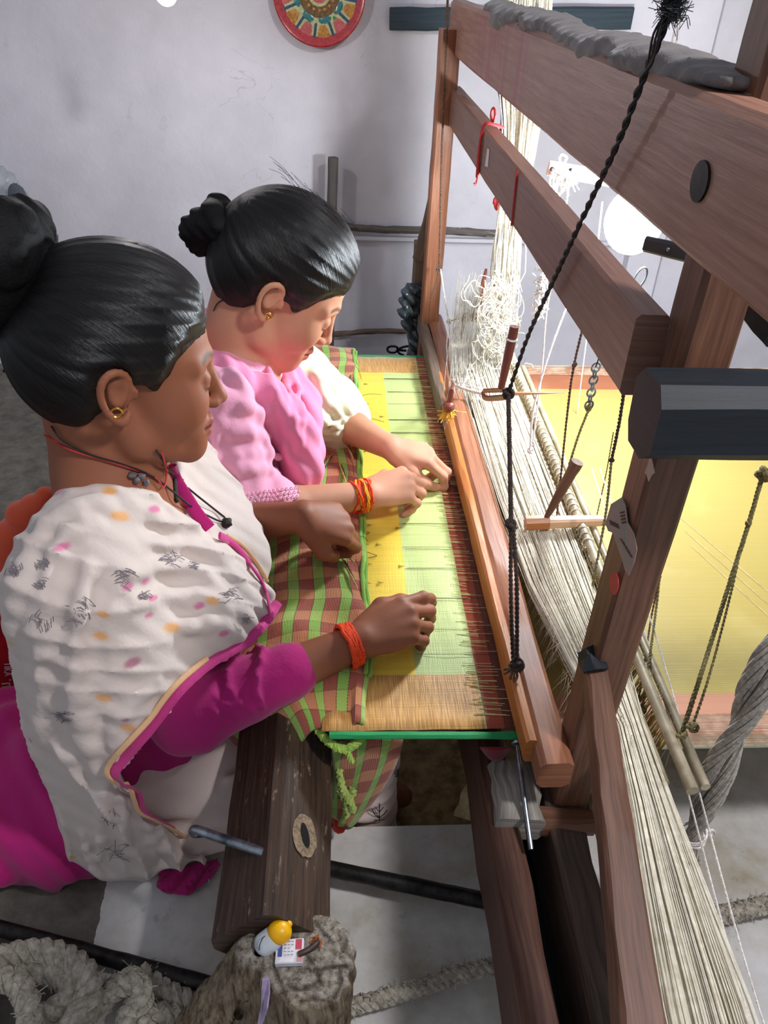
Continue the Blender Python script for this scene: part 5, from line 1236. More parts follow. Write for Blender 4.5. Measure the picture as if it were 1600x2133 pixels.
cord('cord', [(940, 668, 'Y', 1.76), (955, 664, 'Y', 1.74), (968, 664, 'Y', 1.72)], .0016, M['cord_br'], 'short brown cord tying the far toggle to the far knot')
LV = thing('lever', tuple(P(1170, 1085, Y=.985)), 'pale wooden lever lying level over the white threads with an upright peg', 'lever')
mb = MB(); sweep(mb, seg(P(1094, 1090, Y=.985), P(1143, 1088, Y=.985), 6), rect(.020, .024, .006), up=(0, 0, 1)); mb.build('lever_head', M['wd_org'], LV)
mb = MB(); sweep(mb, seg(P(1143, 1088, Y=.985), P(1275, 1084, Y=.985), 10), rect(.016, .016, .003), up=(0, 0, 1), scale=list(np.linspace(1.15, .9, 10))); mb.build('lever_arm', M['wd_pale'], LV)
mb = MB(); a, b_ = P(1136, 1082, Y=.985), P(1203, 962, Y=.985); tube(mb, seg(a, b_, 12), .0088, 14, [.45, .55, .65, .75, .82, .9, .95, .95, 1, 1.0, 1.15, 1.15]); mb.build('peg', M['wd'], LV)
# hanging cords on the right
cord('cord', [(1180, 255, 'Y', 1.42), (1172, 300, 'Y', 1.42)], .0018, M['cord_wt'], 'white cord above the white pulley bar')
cord('cord', [(1180, 640, 'Y', 1.30), (1143, 740, 'Y', 1.24), (1112, 850, 'Y', 1.18), (1104, 940, 'Y', 1.14)], .0020, M['cord_wt'], 'long white cord left of the lever, reaching the inner heald rod', [(3, .005)])
cord('cord', [(1186, 380, 'Y', 1.44), (1165, 520, 'Y', 1.38), (1140, 640, 'Y', 1.32), (1128, 780, 'Y', 1.26), (1110, 925, 'Y', 1.18)], .0016, M['cord_wt'], 'fine white cord passing beside the black cable', [(4, .0045)])
cord('cord', [(1225, 640, 'Y', 1.05), (1196, 760, 'Y', 1.05), (1182, 860, 'Y', 1.05), (1160, 1075, 'Y', 1.0)], .0020, M['cord_br'], 'brown doubled cord crossing the pale lever', [(1, .004)], strands=2)
cord('cord', [(1255, 420, 'Y', 1.5), (1235, 600, 'Y', 1.5), (1215, 760, 'Y', 1.5), (1200, 880, 'Y', 1.5)], .0014, M['cord_wt'], 'thin pale cord far behind the lamp cords')
# chain of links and its double cord
CH = thing('chain', tuple(P(1238, 800, Y=1.08)), 'short iron chain of links above the upright peg', 'chain')
lk = None
for i in range(7):
    t = i/6; c_ = P(1241-14*t, 766+78*t, Y=1.08); mb = MB(); ring(mb, c_, (1, 0, 0) if i % 2 else (.2, 1, 0), .0078, .0016, 16, 6, sx=.75); mb.build('link', M['steel'], CH)
cord('cord', [(1228, 850, 'Y', 1.08), (1206, 905, 'Y', 1.04), (1186, 968, 'Y', 1.0)], .0022, M['cord_ol'], 'olive double cord from the chain down to the peg', [(0, .006)], strands=2)
cord('cord', [(1268, 690, 'Y', 1.10), (1248, 745, 'Y', 1.08), (1241, 765, 'Y', 1.08)], .0010, M['iron'], 'thin wire holding the chain', strands=1, cat='wire')
cord('cord', [(1302, 800, 'Y', .94), (1290, 880, 'Y', .94), (1274, 958, 'Y', .94)], .0026, M['cord_dark'], 'dark doubled cord left of the near post, upper half', [(2, .0035)], strands=2)
cord('cord', [(1274, 958, 'Y', .94), (1262, 1070, 'Y', .92), (1240, 1190, 'Y', .86), (1226, 1270, 'Y', .82)], .0022, M['cord_ol'], 'olive cord left of the near post, lower half', strands=2)
cord('cord', [(1278, 900, 'Y', 1.1), (1262, 990, 'Y', 1.1), (1243, 1075, 'Y', 1.08)], .0012, M['cord_ol'], 'thin olive cord just behind the pale lever tip', strands=2)
cord('cord', [(1590, 985, 'Y', .78), (1560, 1090, 'Y', .76), (1520, 1215, 'Y', .72), (1462, 1400, 'Y', .62), (1420, 1530, 'Y', .56)], .0030, M['cord_ol'], 'knotted cord at the right edge coming down to the heald rods', [(0, .010), (1, .004), (4, .006)], strands=3, pitch=.016)
cord('cord', [(1545, 1130, 'Y', .76), (1524, 1230, 'Y', .72), (1480, 1400, 'Y', .62), (1442, 1515, 'Y', .56)], .0018, M['cord_ol'], 'second thinner cord beside the knotted one, ending at the rods', [(3, .006)], strands=2)
cord('cord', [(1376, 1170, 'Y', .80), (1368, 1260, 'Y', .78), (1352, 1380, 'Y', .68), (1338, 1480, 'Y', .62)], .0020, M['cord_ol'], 'olive cord right of the near post', [(3, .005)], strands=2)
cord('cord', [(1376, 1200, 'Y', .80), (1358, 1280, 'Y', .78), (1340, 1400, 'Y', .68), (1322, 1505, 'Y', .62)], .0016, M['cord_br'], 'thin brown cord close behind the near post', [(3, .004)], strands=2)
mb = MB()
for k_ in range(2):
    for j in range(60): pass
for k_, (x0, x1) in enumerate(((.418, .372), (.432, .384))): tube(mb, smoothpath([V3(x0+.02, 1.1, .40), V3(x0, .70, .36), V3(x1, .30, .34), V3(x1-.01, .10, .34)], 20), .0011, 5)
tag(mb.build('guide_thread', M['cord_wt'], kind='stuff'), 'pair of thicker white threads along the right edge of the harness', 'thread')
# ------------------------------------------------------------------ lamp and what hangs round it
LP = thing('lamp', tuple(LAMP), 'glaring white bulb lamp hanging behind the two overhead beams', 'lamp')
def emit(name, col, st_):
    m = bpy.data.materials.new(name); m.use_nodes = True; nt = m.node_tree; nt.nodes.remove(nt.nodes['Principled BSDF']); e = nt.nodes.new('ShaderNodeEmission')
    e.inputs[0].default_value = col; e.inputs[1].default_value = st_; nt.links.new(e.outputs[0], nt.nodes['Material Output'].inputs[0]); return m
mb = MB(); ball(mb, LAMP, (.050, .050, .056), 24, 16); mb.build('bulb', emit('bulb_glow', (.86, .94, 1.0, 1), 300.), LP, label='glowing bulb')
mb = MB(); tube(mb, [LAMP+V3(0, 0, .045), LAMP+V3(0, 0, .085)], .016, 16, [1, .9]); mb.build('holder', plain('white_plastic', 'e6e6e6', .4), LP)
mb = MB(); tube(mb, [LAMP+V3(0, 0, .08), LAMP+V3(.01, .02, .5), LAMP+V3(0, .03, .9)], .002, 6); mb.build('wire', M['cord_wt'], LP)
beam('strap_iron', P(1345, 508, Y=1.16), P(1432, 528, Y=1.10), .012, .024, M['wd_black'], None, n=4); o = tag(bpy.data.objects['strap_iron'], 'dark flat bar with a screw just right of the lamp', 'bar')
mb = MB(); ball(mb, P(1392, 519, Y=1.12), .0032, 8, 6); mb.build('screw', M['steel'], o)
PB = thing('pulley_bar', tuple(P(1220, 360, Y=1.46)), 'white wooden bar with hooks hanging left of the lamp', 'bar')
mb = MB(); sweep(mb, seg(P(1142, 350, Y=1.46), P(1300, 378, Y=1.46), 8), rect(.012, .026, .005), up=(0, 0, 1)); mb.build('bar', plain('white_wood', 'efe2de', .5), PB)
for px, py in ((1150, 352), (1188, 354)): mb = MB(); ball(mb, P(px, py, Y=1.448), (.004, .002, .004), 10, 6); mb.build('screw', M['iron'], PB)
for pts in ([(1178, 348), (1166, 335), (1170, 322), (1181, 328), (1176, 338)], [(1222, 342), (1228, 330), (1240, 318), (1242, 305)], [(1222, 342), (1219, 322), (1222, 300)]):
    mb = MB(); tube(mb, smoothpath([P(a, b_, Y=1.46) for a, b_ in pts], 14), .0022, 6); mb.build('hook', M['cord_wt'], PB)
for k_, pts in enumerate(([(1150, 355), (1146, 380), (1150, 405)], [(1152, 355), (1153, 385), (1150, 405)], [(1165, 365), (1158, 390), (1154, 410)])):
    mb = MB(); tube(mb, smoothpath([P(a, b_, Y=1.45) for a, b_ in pts], 10), .0018 if k_ < 2 else .0038, 6); mb.build('cord', M['cord_wt'], PB)
mb = MB(); knot(mb, P(1158, 415, Y=1.45), .011, 4); mb.build('knot', M['cord_wt'], PB)
mb = MB()
for i in range(40):
    a = P(1180+g.normal(0, 8), g.uniform(365, 385), Y=1.45); tube(mb, [a, a+g.normal(0, .006, 3), a+g.normal(0, .01, 3)], .0012, 4)
mb.build('frayed_cotton', M['cord_wt'], PB, kind='stuff')
mb = MB()
for (cx, cy, n_) in ((1128, 600, 60), (1122, 640, 50), (1132, 570, 30)):
    for i in range(n_):
        a = P(cx+g.normal(0, 5), cy+g.normal(0, 14), Y=1.38); tube(mb, [a, a+g.normal(0, .004, 3), a+g.normal(0, .007, 3)], .001, 3)
tag(mb.build('cotton_fluff', M['cord_wt'], kind='stuff'), 'white fluff caught on the cords below the tie beam', 'fluff')
mb = MB(); ring(mb, P(1333, 580, Y=1.3), (.2, 1, 0), .020, .0018, 20, 5, sx=.45); tube(mb, [P(1336, 604, Y=1.3), P(1332, 632, Y=1.3)], .0012, 5)
tag(mb.build('wire_loop', M['steel']), 'thin wire loop hanging below the lamp', 'wire')
# second bulb high on the wall
B2 = thing('hanging_bulb', tuple(P(346, -12, Y=1.80)), 'small bright bulb hanging at the top edge, left of the painted plate', 'lamp')
mb = MB(); ball(mb, P(346, -12, Y=1.80), .020, 16, 12); mb.build('bulb', emit('small_bulb', (1, .95, .95, 1), 200.), B2, label='small glowing bulb')
mb = MB(); a = P(346, -12, Y=1.80); tube(mb, [a+V3(0, 0, .018), a+V3(0, 0, .06)], .012, 12); tube(mb, [a+V3(0, 0, .05), a+V3(0, .02, .6)], .002, 6); mb.build('holder', plain('holder_white', 'dddddd', .4), B2)

# ------------------------------------------------------------------ wall things
pc = P(665, -14, Y=2.318); PLT = thing('wall_plate', tuple(pc), 'round red plate painted with blue birds and ochre petals on the wall', 'plate')
pr_ = .112
def disc(mb, c_, r0, r1, yoff, n_=48, a0=0, a1=2*math.pi, bulge=0):
    vs = []; m_ = 6
    for i in range(m_+1):
        r = r0+(r1-r0)*i/m_
        for t in np.linspace(a0, a1, n_+1): vs.append(c_+V3(r*math.cos(t), -yoff, r*math.sin(t)))
    fs = [(i*(n_+1)+j, i*(n_+1)+j+1, (i+1)*(n_+1)+j+1, (i+1)*(n_+1)+j) for i in range(m_) for j in range(n_)]; mb.add(vs, fs); return mb
cols = {k: plain('plate_'+k, v, .22, .6, scale=200, c2=w_, coat=.5, bumps=.05) for k, v, w_ in (('red', 'b8383c', '8c2429'), ('cream', 'c9c08e', '9aa070'), ('teal', '2f7f7c', '1e5c62'), ('ochre', 'c48a34', '8f5a20'), ('green', '2f8f4a', '1f6b35'), ('navy', '34506a', '203a50'), ('rose', 'c4605c', 'a04a48'), ('brown', '7d5a2c', '4f3a1c'))}
prof = [(0, .006), (.082, .006), (.094, .010), (.104, .019), (.112, .022), (.1155, .020), (.112, .012), (.09, .0), (0, .0)]
mb = MB(); vs = []; n_ = 56
for r, yo in prof: vs += [pc+V3(r*math.cos(t), -yo+.010, r*math.sin(t)) for t in np.linspace(0, 2*math.pi, n_, endpoint=False)]
fs = [(i*n_+j, i*n_+(j+1) % n_, (i+1)*n_+(j+1) % n_, (i+1)*n_+j) for i in range(len(prof)-1) for j in range(n_)]; mb.add(vs, fs); mb.build('plate_body', cols['red'], PLT)
def pdisc(name, c2, r, mat, y=.001, sx=1., rot=0., n_=24):
    mb = MB(); vs = [c2+V3(0, -.0005-y, 0)]; 
    for t in np.linspace(0, 2*math.pi, n_, endpoint=False):
        a, b_ = r*sx*math.cos(t), r*math.sin(t); vs.append(c2+V3(a*math.cos(rot)-b_*math.sin(rot), -y, a*math.sin(rot)+b_*math.cos(rot)))
    mb.add(vs, [(0, i+1, (i+1) % n_+1) for i in range(n_)]); return mb.build(name, mat, PLT, smooth=False)
fc = pc+V3(0, .004, 0)
pdisc('painted_ground', fc, .100, cols['cream'], .0035, n_=48)
mb = MB(); disc(mb, fc, .028, .052, .0045); mb.build('painted_ring', cols['brown'], PLT); pdisc('painted_centre', fc, .021, cols['rose'], .0055)
for i in range(12):                                                      # outer petals and spokes
    a = math.pi/6*i+.12; mb = MB()
    r0, r1, w0, w1 = .068, .095, .010, .0185; vs = []
    for r, w_ in ((r0, w0*.7), ((r0+r1)/2, w0*1.35), (r1, w1*.85)):
        for s_ in (-1, 0, 1): vs.append(fc+V3(r*math.cos(a)-s_*w_*math.sin(a), -.0048, r*math.sin(a)+s_*w_*math.cos(a)))
    mb.add(vs, [(k_*3+j, k_*3+j+1, k_*3+j+4, k_*3+j+3) for k_ in range(2) for j in range(2)]); mb.build('painted_petal', cols['ochre'] if i % 2 else cols['rose'], PLT, smooth=False)
    a2 = a+math.pi/12; mb = MB(); sweep(mb, [fc+V3(.064*math.cos(a2), -.005, .064*math.sin(a2)), fc+V3(.096*math.cos(a2), -.005, .096*math.sin(a2))], rect(.006, .001, .0003), up=(0, 1, 0)); mb.build('painted_spoke', cols['navy'], PLT)
    if i % 2 == 0: pdisc('painted_leaf', fc+V3(.063*math.cos(a), 0, .063*math.sin(a)), .0065, cols['green'], .0055, n_=3, rot=a+math.pi)
for i in range(8):
    a = math.pi/4*i+.3; c2 = fc+V3(.056*math.cos(a), 0, .056*math.sin(a)); mb = MB()
    q = smoothpath([c2+V3(-.013*math.sin(a), -.0058, .013*math.cos(a)), c2+V3(.002*math.cos(a), -.0058, .002*math.sin(a)), c2+V3(.012*math.sin(a)+.002*math.cos(a), -.0058, -.012*math.cos(a)+.002*math.sin(a)), c2+V3(.017*math.sin(a)-.006*math.cos(a), -.0058, -.017*math.cos(a)-.006*math.sin(a))], 12)
    sweep(mb, q, circ(.0065, 8, .0008), up=(0, 1, 0), scale=[.3, .7, 1, 1.1, 1.1, 1, .85, .7, .6, .6, .5, .3]); mb.build('painted_bird', cols['teal'], PLT)
for i in range(16):
    a = math.pi/8*i; pdisc('painted_dot', fc+V3(.036*math.cos(a), 0, .036*math.sin(a)), .0036, cols['ochre'], .0060, n_=10); 
beam('wall_lath', P(812, 40, Y=2.325), P(1316, 38, Y=2.325), .024, .050, wood('slate_wood', '27323a', '3c4a52', .8), None, n=14, jit=.0008); tag(bpy.data.objects['wall_lath'], 'dark flat board fixed high across the back wall', 'board')
mb = MB(); tube(mb, seg(P(694, 328, Y=2.27), P(684, 800, Y=2.27), 14), .0145, 14, [1, .98, 1.02, 1, .97, 1, 1.03, 1, .98, 1, 1, 1, 1, 1], jit=.0005); tag(mb.build('bamboo_stick', wood('grey_bamboo', '3f3936', '6b625c', .7)), 'upright grey stick against the back wall behind the bowed head', 'stick')
mb = MB(); tube(mb, smoothpath([P(695, 470, Y=2.315), P(800, 478, Y=2.315), P(920, 480, Y=2.315), P(1034, 487, Y=2.315)], 24), .0105, 10, jit=.0008); tag(mb.build('wall_pole', wood('peeling_wood', '4a413c', '7a706a', .8, wear='d8d2cc')), 'level weathered pole across the wall at head height', 'pole')
mb = MB(); tube(mb, smoothpath([P(690, 697, Y=2.315), P(780, 690, Y=2.315), P(860, 690, Y=2.315)], 14), .0085, 10, jit=.0008); tag(mb.build('wall_pole', M['wd_grey']), 'lower grey pole along the wall just above the cloth', 'pole')
mb = MB(); c0 = P(818, 728, Y=2.06); ring(mb, c0, (0, 1, .5), .014, .0035, 20, 6, sx=1.1, jit=.001)
for d in ((.02, 0, -.012), (.03, 0, .008), (.024, 0, -.002)): tube(mb, [c0+V3(.012, 0, 0), c0+V3(*d), c0+V3(*d)*1.5+V3(.004, 0, 0)], .0035, 6)
tag(mb.build('iron_clamp', M['iron']), 'small dark iron clamp lying beyond the far edge of the cloth', 'clamp')
wr = S(); 
for i in range(12): wr.ell(P(868+g.normal(0, 8), 600+i*12.5, Y=1.97)+g.normal(0, .004, 3), (.026+g.uniform(0, .008), .024, .020), .01)
V, Q = surface(wr, .0045, disp=lambda X: -.003*np.sin(X[:, 2]*210+X[:, 0]*150)-.002*np.sin(X[:, 0]*300+X[:, 1]*200)); tag(link('plastic_wrap', np_mesh('plastic_wrap', V, Q, plain('dark_plastic', '1c2228', .25, .6, scale=40, c2='3f4a52'))), 'crumpled dark plastic wrapped round the far loom leg', 'wrapping')
# plastic bag on the wall at left
bg = S()
for (px, py, r_) in ((5, 380, .035), (30, 420, .045), (45, 470, .05), (60, 520, .045), (10, 470, .05), (80, 550, .04), (20, 540, .05), (-20, 430, .05)):
    bg.ell(P(px, py, Y=2.26), (r_, .03, r_*1.2), .02)
V, Q = surface(bg, .005, disp=lambda X: -.004*np.sin(X[:, 2]*130+X[:, 0]*90+3*np.sin(X[:, 0]*60))-.002*np.sin(X[:, 0]*260-X[:, 2]*120))
pm, nt, b = mat_new('clear_plastic', .18, .6); b.inputs['Base Color'].default_value = lin('c9cdd2'); b.inputs['Transmission Weight'].default_value = .55; b.inputs['Alpha'].default_value = .75
BGt = link('plastic_bag', np_mesh('plastic_bag', V, Q, pm)); tag(BGt, 'clear crumpled plastic bag hanging on the wall at the left edge', 'bag')
mb = MB(); ball(mb, P(48, 478, Y=2.22), (.030, .006, .022), 12, 8, jit=.05); tag(mb.build('green_cloth', plain('pale_green', 'a8c9b4', .7)), 'pale green scrap showing inside the clear plastic bag', 'cloth')
mb = MB(); ball(mb, P(38, 415, Y=2.215), (.026, .006, .040), 12, 8, jit=.05); tag(mb.build('dark_cloth', plain('slate_cloth', '565a62', .7)), 'slate grey scrap showing inside the clear plastic bag', 'cloth')
mb = MB(); tube(mb, seg(P(115, 489, Y=2.2), P(111, 640, Y=2.2), 5), .0088, 16); tag(mb.build('metal_pipe', M['steel']), 'shiny metal pipe end above the nearest head', 'pipe')
mb = MB(); tube(mb, seg(P(38, 728, Y=2.1), P(8, 774, Y=2.1), 4), .0045, 8); tag(mb.build('thin_rod', M['iron']), 'short thin rod leaning at the left edge below the bun', 'rod')

# ------------------------------------------------------------------ floor things
def fcord(pts, z): return [P(a, b_, Z=z+(c_[0] if c_ else 0)) for a, b_, *c_ in pts]
mb = MB(); tube(mb, seg(P(-120, 1902, Z=.022), P(500, 2069, Z=.022), 20), .0105, 14, jit=.0003); tag(mb.build('iron_pole', M['iron']), 'long black pole lying on the floor at lower left', 'pole')
mb = MB(); tube(mb, seg(P(640, 1800, Z=.045), P(1060, 1886, Z=.045), 16), .0112, 14, jit=.0003); tag(mb.build('iron_pole', M['iron']), 'black pole on the floor between the dark beam and the loom rail', 'pole')
def frope(name, pts, r, label, mat='rope', fuzz=.0003, tufts=0, pitch=.045):
    q = smoothpath(pts, 60); mb = MB(); rope(mb, q, r, 3, pitch, 7, fuzz, n=int(np.linalg.norm(q[1:]-q[:-1], axis=1).sum()/.0035)); o = tag(mb.build(name, M[mat]), label, 'rope')
    if tufts:
        mb = MB()
        for _ in range(tufts):
            a = q[g.integers(0, len(q))]; d = g.normal(0, 1, 3); d[2] = abs(d[2]); d = nrm(d); a = a+d*r*.85; tube(mb, [a, a+d*.003+g.normal(0, .002, 3), a+d*.005+g.normal(0, .004, 3)], .0007, 3)
        mb.build('loose_fibre', M[mat], o, kind='stuff')
    return o
frope('rope', [P(700-30, 2112, Z=.03), P(760, 2090, Z=.03), P(860, 2062, Z=.03), P(960, 2030, Z=.03), P(1070, 2004, Z=.03), P(1170, 1990, Z=.025), P(1250, 1975, Z=.025), P(1370, 1950, Z=.02)], .0105, 'frayed jute rope crossing the floor from the stump to under the loom', tufts=420, pitch=.03)
frope('rope', [P(1400, 1945, Z=.02), P(1480, 1912, Z=.03), P(1560, 1893, Z=.035), P(1680, 1868, Z=.04)], .0125, 'frayed jute rope end at the lower right edge', tufts=260, pitch=.03)
RP = [(-40, 2012), (30, 1990), (90, 1984), (140, 1998), (178, 2030), (186, 2068), (168, 2105), (140, 2150)]
frope('coiled_rope', [P(a, b_, Z=.055) for a, b_ in RP]+[P(60, 2200, Z=.04), P(-60, 2180, Z=.03), P(-80, 2090, Z=.03), P(-40, 2036, Z=.035), P(20, 2024, Z=.04), P(90, 2020, Z=.045), P(140, 2042, Z=.045), P(150, 2076, Z=.045), P(110, 2110, Z=.05), P(50, 2135, Z=.05)], .0165, 'thick grey rope coiled on the floor at the lower left corner', tufts=130, pitch=.05)
frope('rope', [P(-30, 2038, Z=.075), P(30, 2044, Z=.08), P(55, 2080, Z=.08), P(62, 2125, Z=.075), P(55, 2180, Z=.06)], .0150, 'thick grey rope strand crossing over the coil', tufts=120, pitch=.05)
frope('rope', [P(150, 2145, Z=.02), P(200, 2095, Z=.025), P(250, 2055, Z=.04), P(288, 2050, Z=.05), P(296, 2085, Z=.04), P(268, 2110, Z=.03), P(258, 2170, Z=.02)], .0140, 'thick grey rope looping up between the coil and the stump', tufts=160, pitch=.05)
frope('rope', [P(230, 2062, Z=.018), P(300, 2026, Z=.02), P(350, 2062, Z=.018), P(410, 2100, Z=.018), P(440, 2150, Z=.018)], .0140, 'grey rope reaching the foot of the stump', tufts=120, pitch=.05)
frope('rope', [P(330, 2180, Z=.02), P(300, 2130, Z=.02), P(340, 2110, Z=.02), P(400, 2125, Z=.02)], .0130, 'short grey rope curl at the bottom edge beside the stump', tufts=80, pitch=.05)
# twisted hank of yarn
hk = smoothpath([P(1790, 1050, D=.72), P(1660, 1290, D=.78), P(1600, 1390, D=.80), P(1525, 1540, D=.86), P(1472, 1660, D=.91), P(1444, 1735, D=.94), P(1432, 1795, D=.965)], 60)
HK = thing('yarn_hank', tuple(hk[30]), 'thick twisted hank of grey cotton yarn hanging at the right', 'yarn')
_, T_, N_2, B_2 = frames(hk); l_ = np.r_[0, np.cumsum(np.linalg.norm(hk[1:]-hk[:-1], axis=1))]; yarn_m = plain('grey_yarn', 'b5ada2', .9, scale=200, c2='8a8278', bumps=.8)
for s_ in range(2):
    mb = MB(); a = l_/.34*2*math.pi+s_*math.pi
    for j in range(26):
        b0 = j*2.4; rr = .0095*math.sqrt((j+.5)/26); sq = np.interp(l_, [0, l_[-1]*.82, l_[-1]*.92, l_[-1]], [1, .9, .55, .8])
        q = hk+((np.cos(a)*.0098+np.cos(a*1.5+b0)*rr)*sq)[:, None]*N_2+((np.sin(a)*.0098+np.sin(a*1.5+b0)*rr)*sq)[:, None]*B_2; tube(mb, q, .0024, 5)
    mb.build('twisted_strand', yarn_m, HK)
mb = MB(); i_ = 49
for k_ in range(3): ring(mb, hk[i_]+T_[i_]*.003*k_, T_[i_]+g.normal(0, .15, 3), .0155, .0016, 20, 5)
tube(mb, smoothpath([hk[i_]+V3(.014, 0, 0), hk[i_]+V3(.024, 0, .004), hk[i_]+V3(.028, 0, -.006), hk[i_]+V3(.022, 0, -.008)], 10), .0013, 5); mb.build('tie', M['cord_wt'], HK)
# stump
sm = S(); tc_ = P(640, 1995, Z=.235); Hs = tc_[2]
sm.cone(tc_+V3(0, 0, .03), V3(tc_[0]-.012, tc_[1]+.01, .0), .044, .050, .01).ell(tc_+V3(.016, .010, -.03), (.036, .034, .06), .012).ell(tc_+V3(.01, -.014, -.03), (.036, .034, .06), .012)
for t in range(7): a = t*.9; sm.cone(tc_+V3(.041*math.cos(a), .041*math.sin(a), .02), tc_+V3(.048*math.cos(a+.1)-.01, .048*math.sin(a+.1)+.008, -.24), .007, .011, .008)
sm.half(tc_, (0, .05, -1)); sm.p[-1] = ('h', tc_, nrm(V3(.03, .05, -1)), 0, 0, .006, True)
tl = P(522, 1985, Z=.225); bl = P(405, 2170, Z=.0)
sm.cone(tl, tl+(bl-tl)*.5, .018, .026, .008).cone(tl+(bl-tl)*.5, bl, .026, .034, .01).cone(tl+V3(.018, -.006, -.004), bl+V3(.05, 0, 0), .020, .032, .010)
CRK = []
def crk(pts, r=.0016, z=None):
    q = smoothpath([on_plane(a, b_, tc_, nrm(V3(.03, .05, -1))) for a, b_ in pts], 14); sm.chain(list(q), [r*.9]*14, .001, True); CRK.extend(list(smoothpath(q, 50)))
for pts in ([(562, 1998), (578, 2030), (590, 2060), (600, 2090)], [(640, 1990), (655, 2012), (664, 2040), (650, 2052), (620, 2060), (600, 2050)], [(664, 2020), (700, 2012), (728, 2014)], [(708, 2014), (712, 2040), (700, 2075), (685, 2100)], [(722, 1960), (714, 1980)], [(600, 1940), (612, 1962)], [(630, 2085), (660, 2080), (690, 2090)], [(655, 1920), (690, 1960)]): crk(pts)
sm.chain(list(smoothpath([tl+V3(.012, -.004, .02), tl+(bl-tl)*.3+V3(.022, -.020, .02), tl+(bl-tl)*.8+V3(.030, -.024, .02)], 12)), [.0045]*12, .003, True)
def sdd(X):
    x, y, z = X.T; a = np.arctan2(y-tc_[1], x-tc_[0]); return -.0018*np.sin(a*17+z*14+2*np.sin(z*30))*(z < tc_[2]-.004)-.0009*np.sin(x*330+z*60)*np.sin(y*290)
V, Q = surface(sm, .0026, hi=np.array([9, 9, Hs+.03]), disp=sdd, relax=0)
c = colour(len(V), 'a09078'); x, y, z = V.T; top = sstep(Hs-.008, Hs-.003, z+.05*(y-tc_[1])+.03*(x-tc_[0]))[:, None]; c = c*(1-top)+np.array(lin('b5ada0')[:3])*top
dk_ = np.min(np.linalg.norm(V[:, None]-np.array(CRK)[None], axis=2), axis=1); m_ = sstep(.0034, .0012, dk_)[:, None]*.8; c = c*(1-m_)+np.array(lin('2a231c')[:3])*m_
sm_m, nt, b = mat_new('weathered_log', .9, .15); a_ = nt.nodes.new('ShaderNodeVertexColor'); a_.layer_name = 'Col'
n1 = N_(nt, 'ShaderNodeTexNoise', Scale=1., Detail=7., Roughness=.7); nt.links.new(coords(nt, 'Object', (150, 150, 16)), n1.inputs['Vector'])
n2 = N_(nt, 'ShaderNodeTexNoise', Scale=45., Detail=5.); nt.links.new(coords(nt), n2.inputs['Vector'])
cc = mix(nt, 1., a_.outputs[0], ramp(nt, n1.outputs[0], [(.36, lin('6f6152')), (.62, lin('ffffff'))]).outputs[0], 'MULTIPLY'); cc = mix(nt, math_(nt, 'MULTIPLY', n2.outputs[0], .4), cc, lin('6a5f50'))
nt.links.new(cc, b.inputs['Base Color']); bump(nt, b, math_(nt, 'ADD', n1.outputs[0], n2.outputs[0]), .8, .004)
ST = link('stump_post', np_mesh('stump_post', V, Q, sm_m, c)); tag(ST, 'weathered cracked wooden stump holding the end of the dark beam', 'stump')
tz = lambda px, py, l=0.: on_plane(px, py, tc_+V3(0, 0, l), nrm(V3(.03, .05, -1)))
pk = thing('packet', tuple(tz(604, 1985)), 'small white card packet with blue and red printing on the stump', 'packet')
c0 = tz(604, 1984, .006); mb = MB(); ux = nrm(tz(632, 1986)-tz(577, 1988)); uy = nrm(np.cross(V3(0, 0, 1), ux)); sweep(mb, seg(c0-ux*.0145, c0+ux*.0145, 3), rect(.025, .009, .001), up=(0, 0, 1)); mb.build('card_box', plain('white_card', 'e3dfe4', .5), pk)
def pq(name, a0, a1, b0, b1, mat, z=.0050):
    mb = MB(); vs = [c0+ux*a+uy*b_+V3(0, 0, z) for a, b_ in ((a0, b0), (a1, b0), (a1, b1), (a0, b1))]; vs += [v-V3(0, 0, .0004) for v in vs]; mb.add(vs, [(0, 1, 2, 3), (0, 1, 5, 4), (2, 3, 7, 6), (1, 2, 6, 5), (3, 0, 4, 7)]); return mb.build(name, mat, pk, smooth=False)
pq('blue_panel', -.0125, -.0080, -.006, .0115, plain('print_blue', '4a5a9a', .5)); pq('red_panel', .0060, .0125, .001, .0112, plain('print_red', 'c4485a', .5)); pq('pink_corner', .0080, .0142, -.0115, -.002, plain('print_pink', 'e0a0a0', .5))
mb = MB()
for i in range(5):
    for j in range(3 if i != 2 else 2): tube(mb, [c0+ux*(-.006+.0036*j)+uy*(.009-.0034*i)+V3(0, 0, .0052), c0+ux*(-.006+.0036*j+.0026)+uy*(.009-.0034*i)+V3(0, 0, .0052)], .0003, 4)
mb.build('small_print', plain('print_grey', '5f6a80', .6), pk, kind='stuff')
bt_ = thing('glue_bottle', tuple(tz(570, 1955)), 'little white bottle with a bright yellow cap on the stump', 'bottle')
mb = MB(); a = tz(552, 1966, .010); b_ = tz(582, 1944, .018); tube(mb, seg(a-(b_-a)*.5, b_, 8), .0125, 18, [.5, .9, 1, 1, 1, 1, .9, .8]); mb.build('bottle_body', plain('milky_plastic', 'c9ced2', .3), bt_)
mb = MB(); ball(mb, b_+V3(.0, 0, .002), (.0135, .0125, .0125), 20, 14); ball(mb, b_+V3(.010, .006, .006), .004, 8, 6); mb.build('cap', plain('yellow_plastic', 'f2b80c', .35, c2='e0a000'), bt_, label='yellow cap')
mb = MB(); tube(mb, smoothpath([tz(548, 1994, .002), tz(540, 1975, .02), tz(547, 1955, .03), tz(552, 1950, .028)], 12), .0006, 5); tag(mb.build('thin_wire', M['steel']), 'fine bent wire standing beside the yellow-capped bottle', 'wire')
NL = thing('nail', tuple(tz(640, 1978)), 'bent rusty nail in the stump top beside the packet', 'nail')
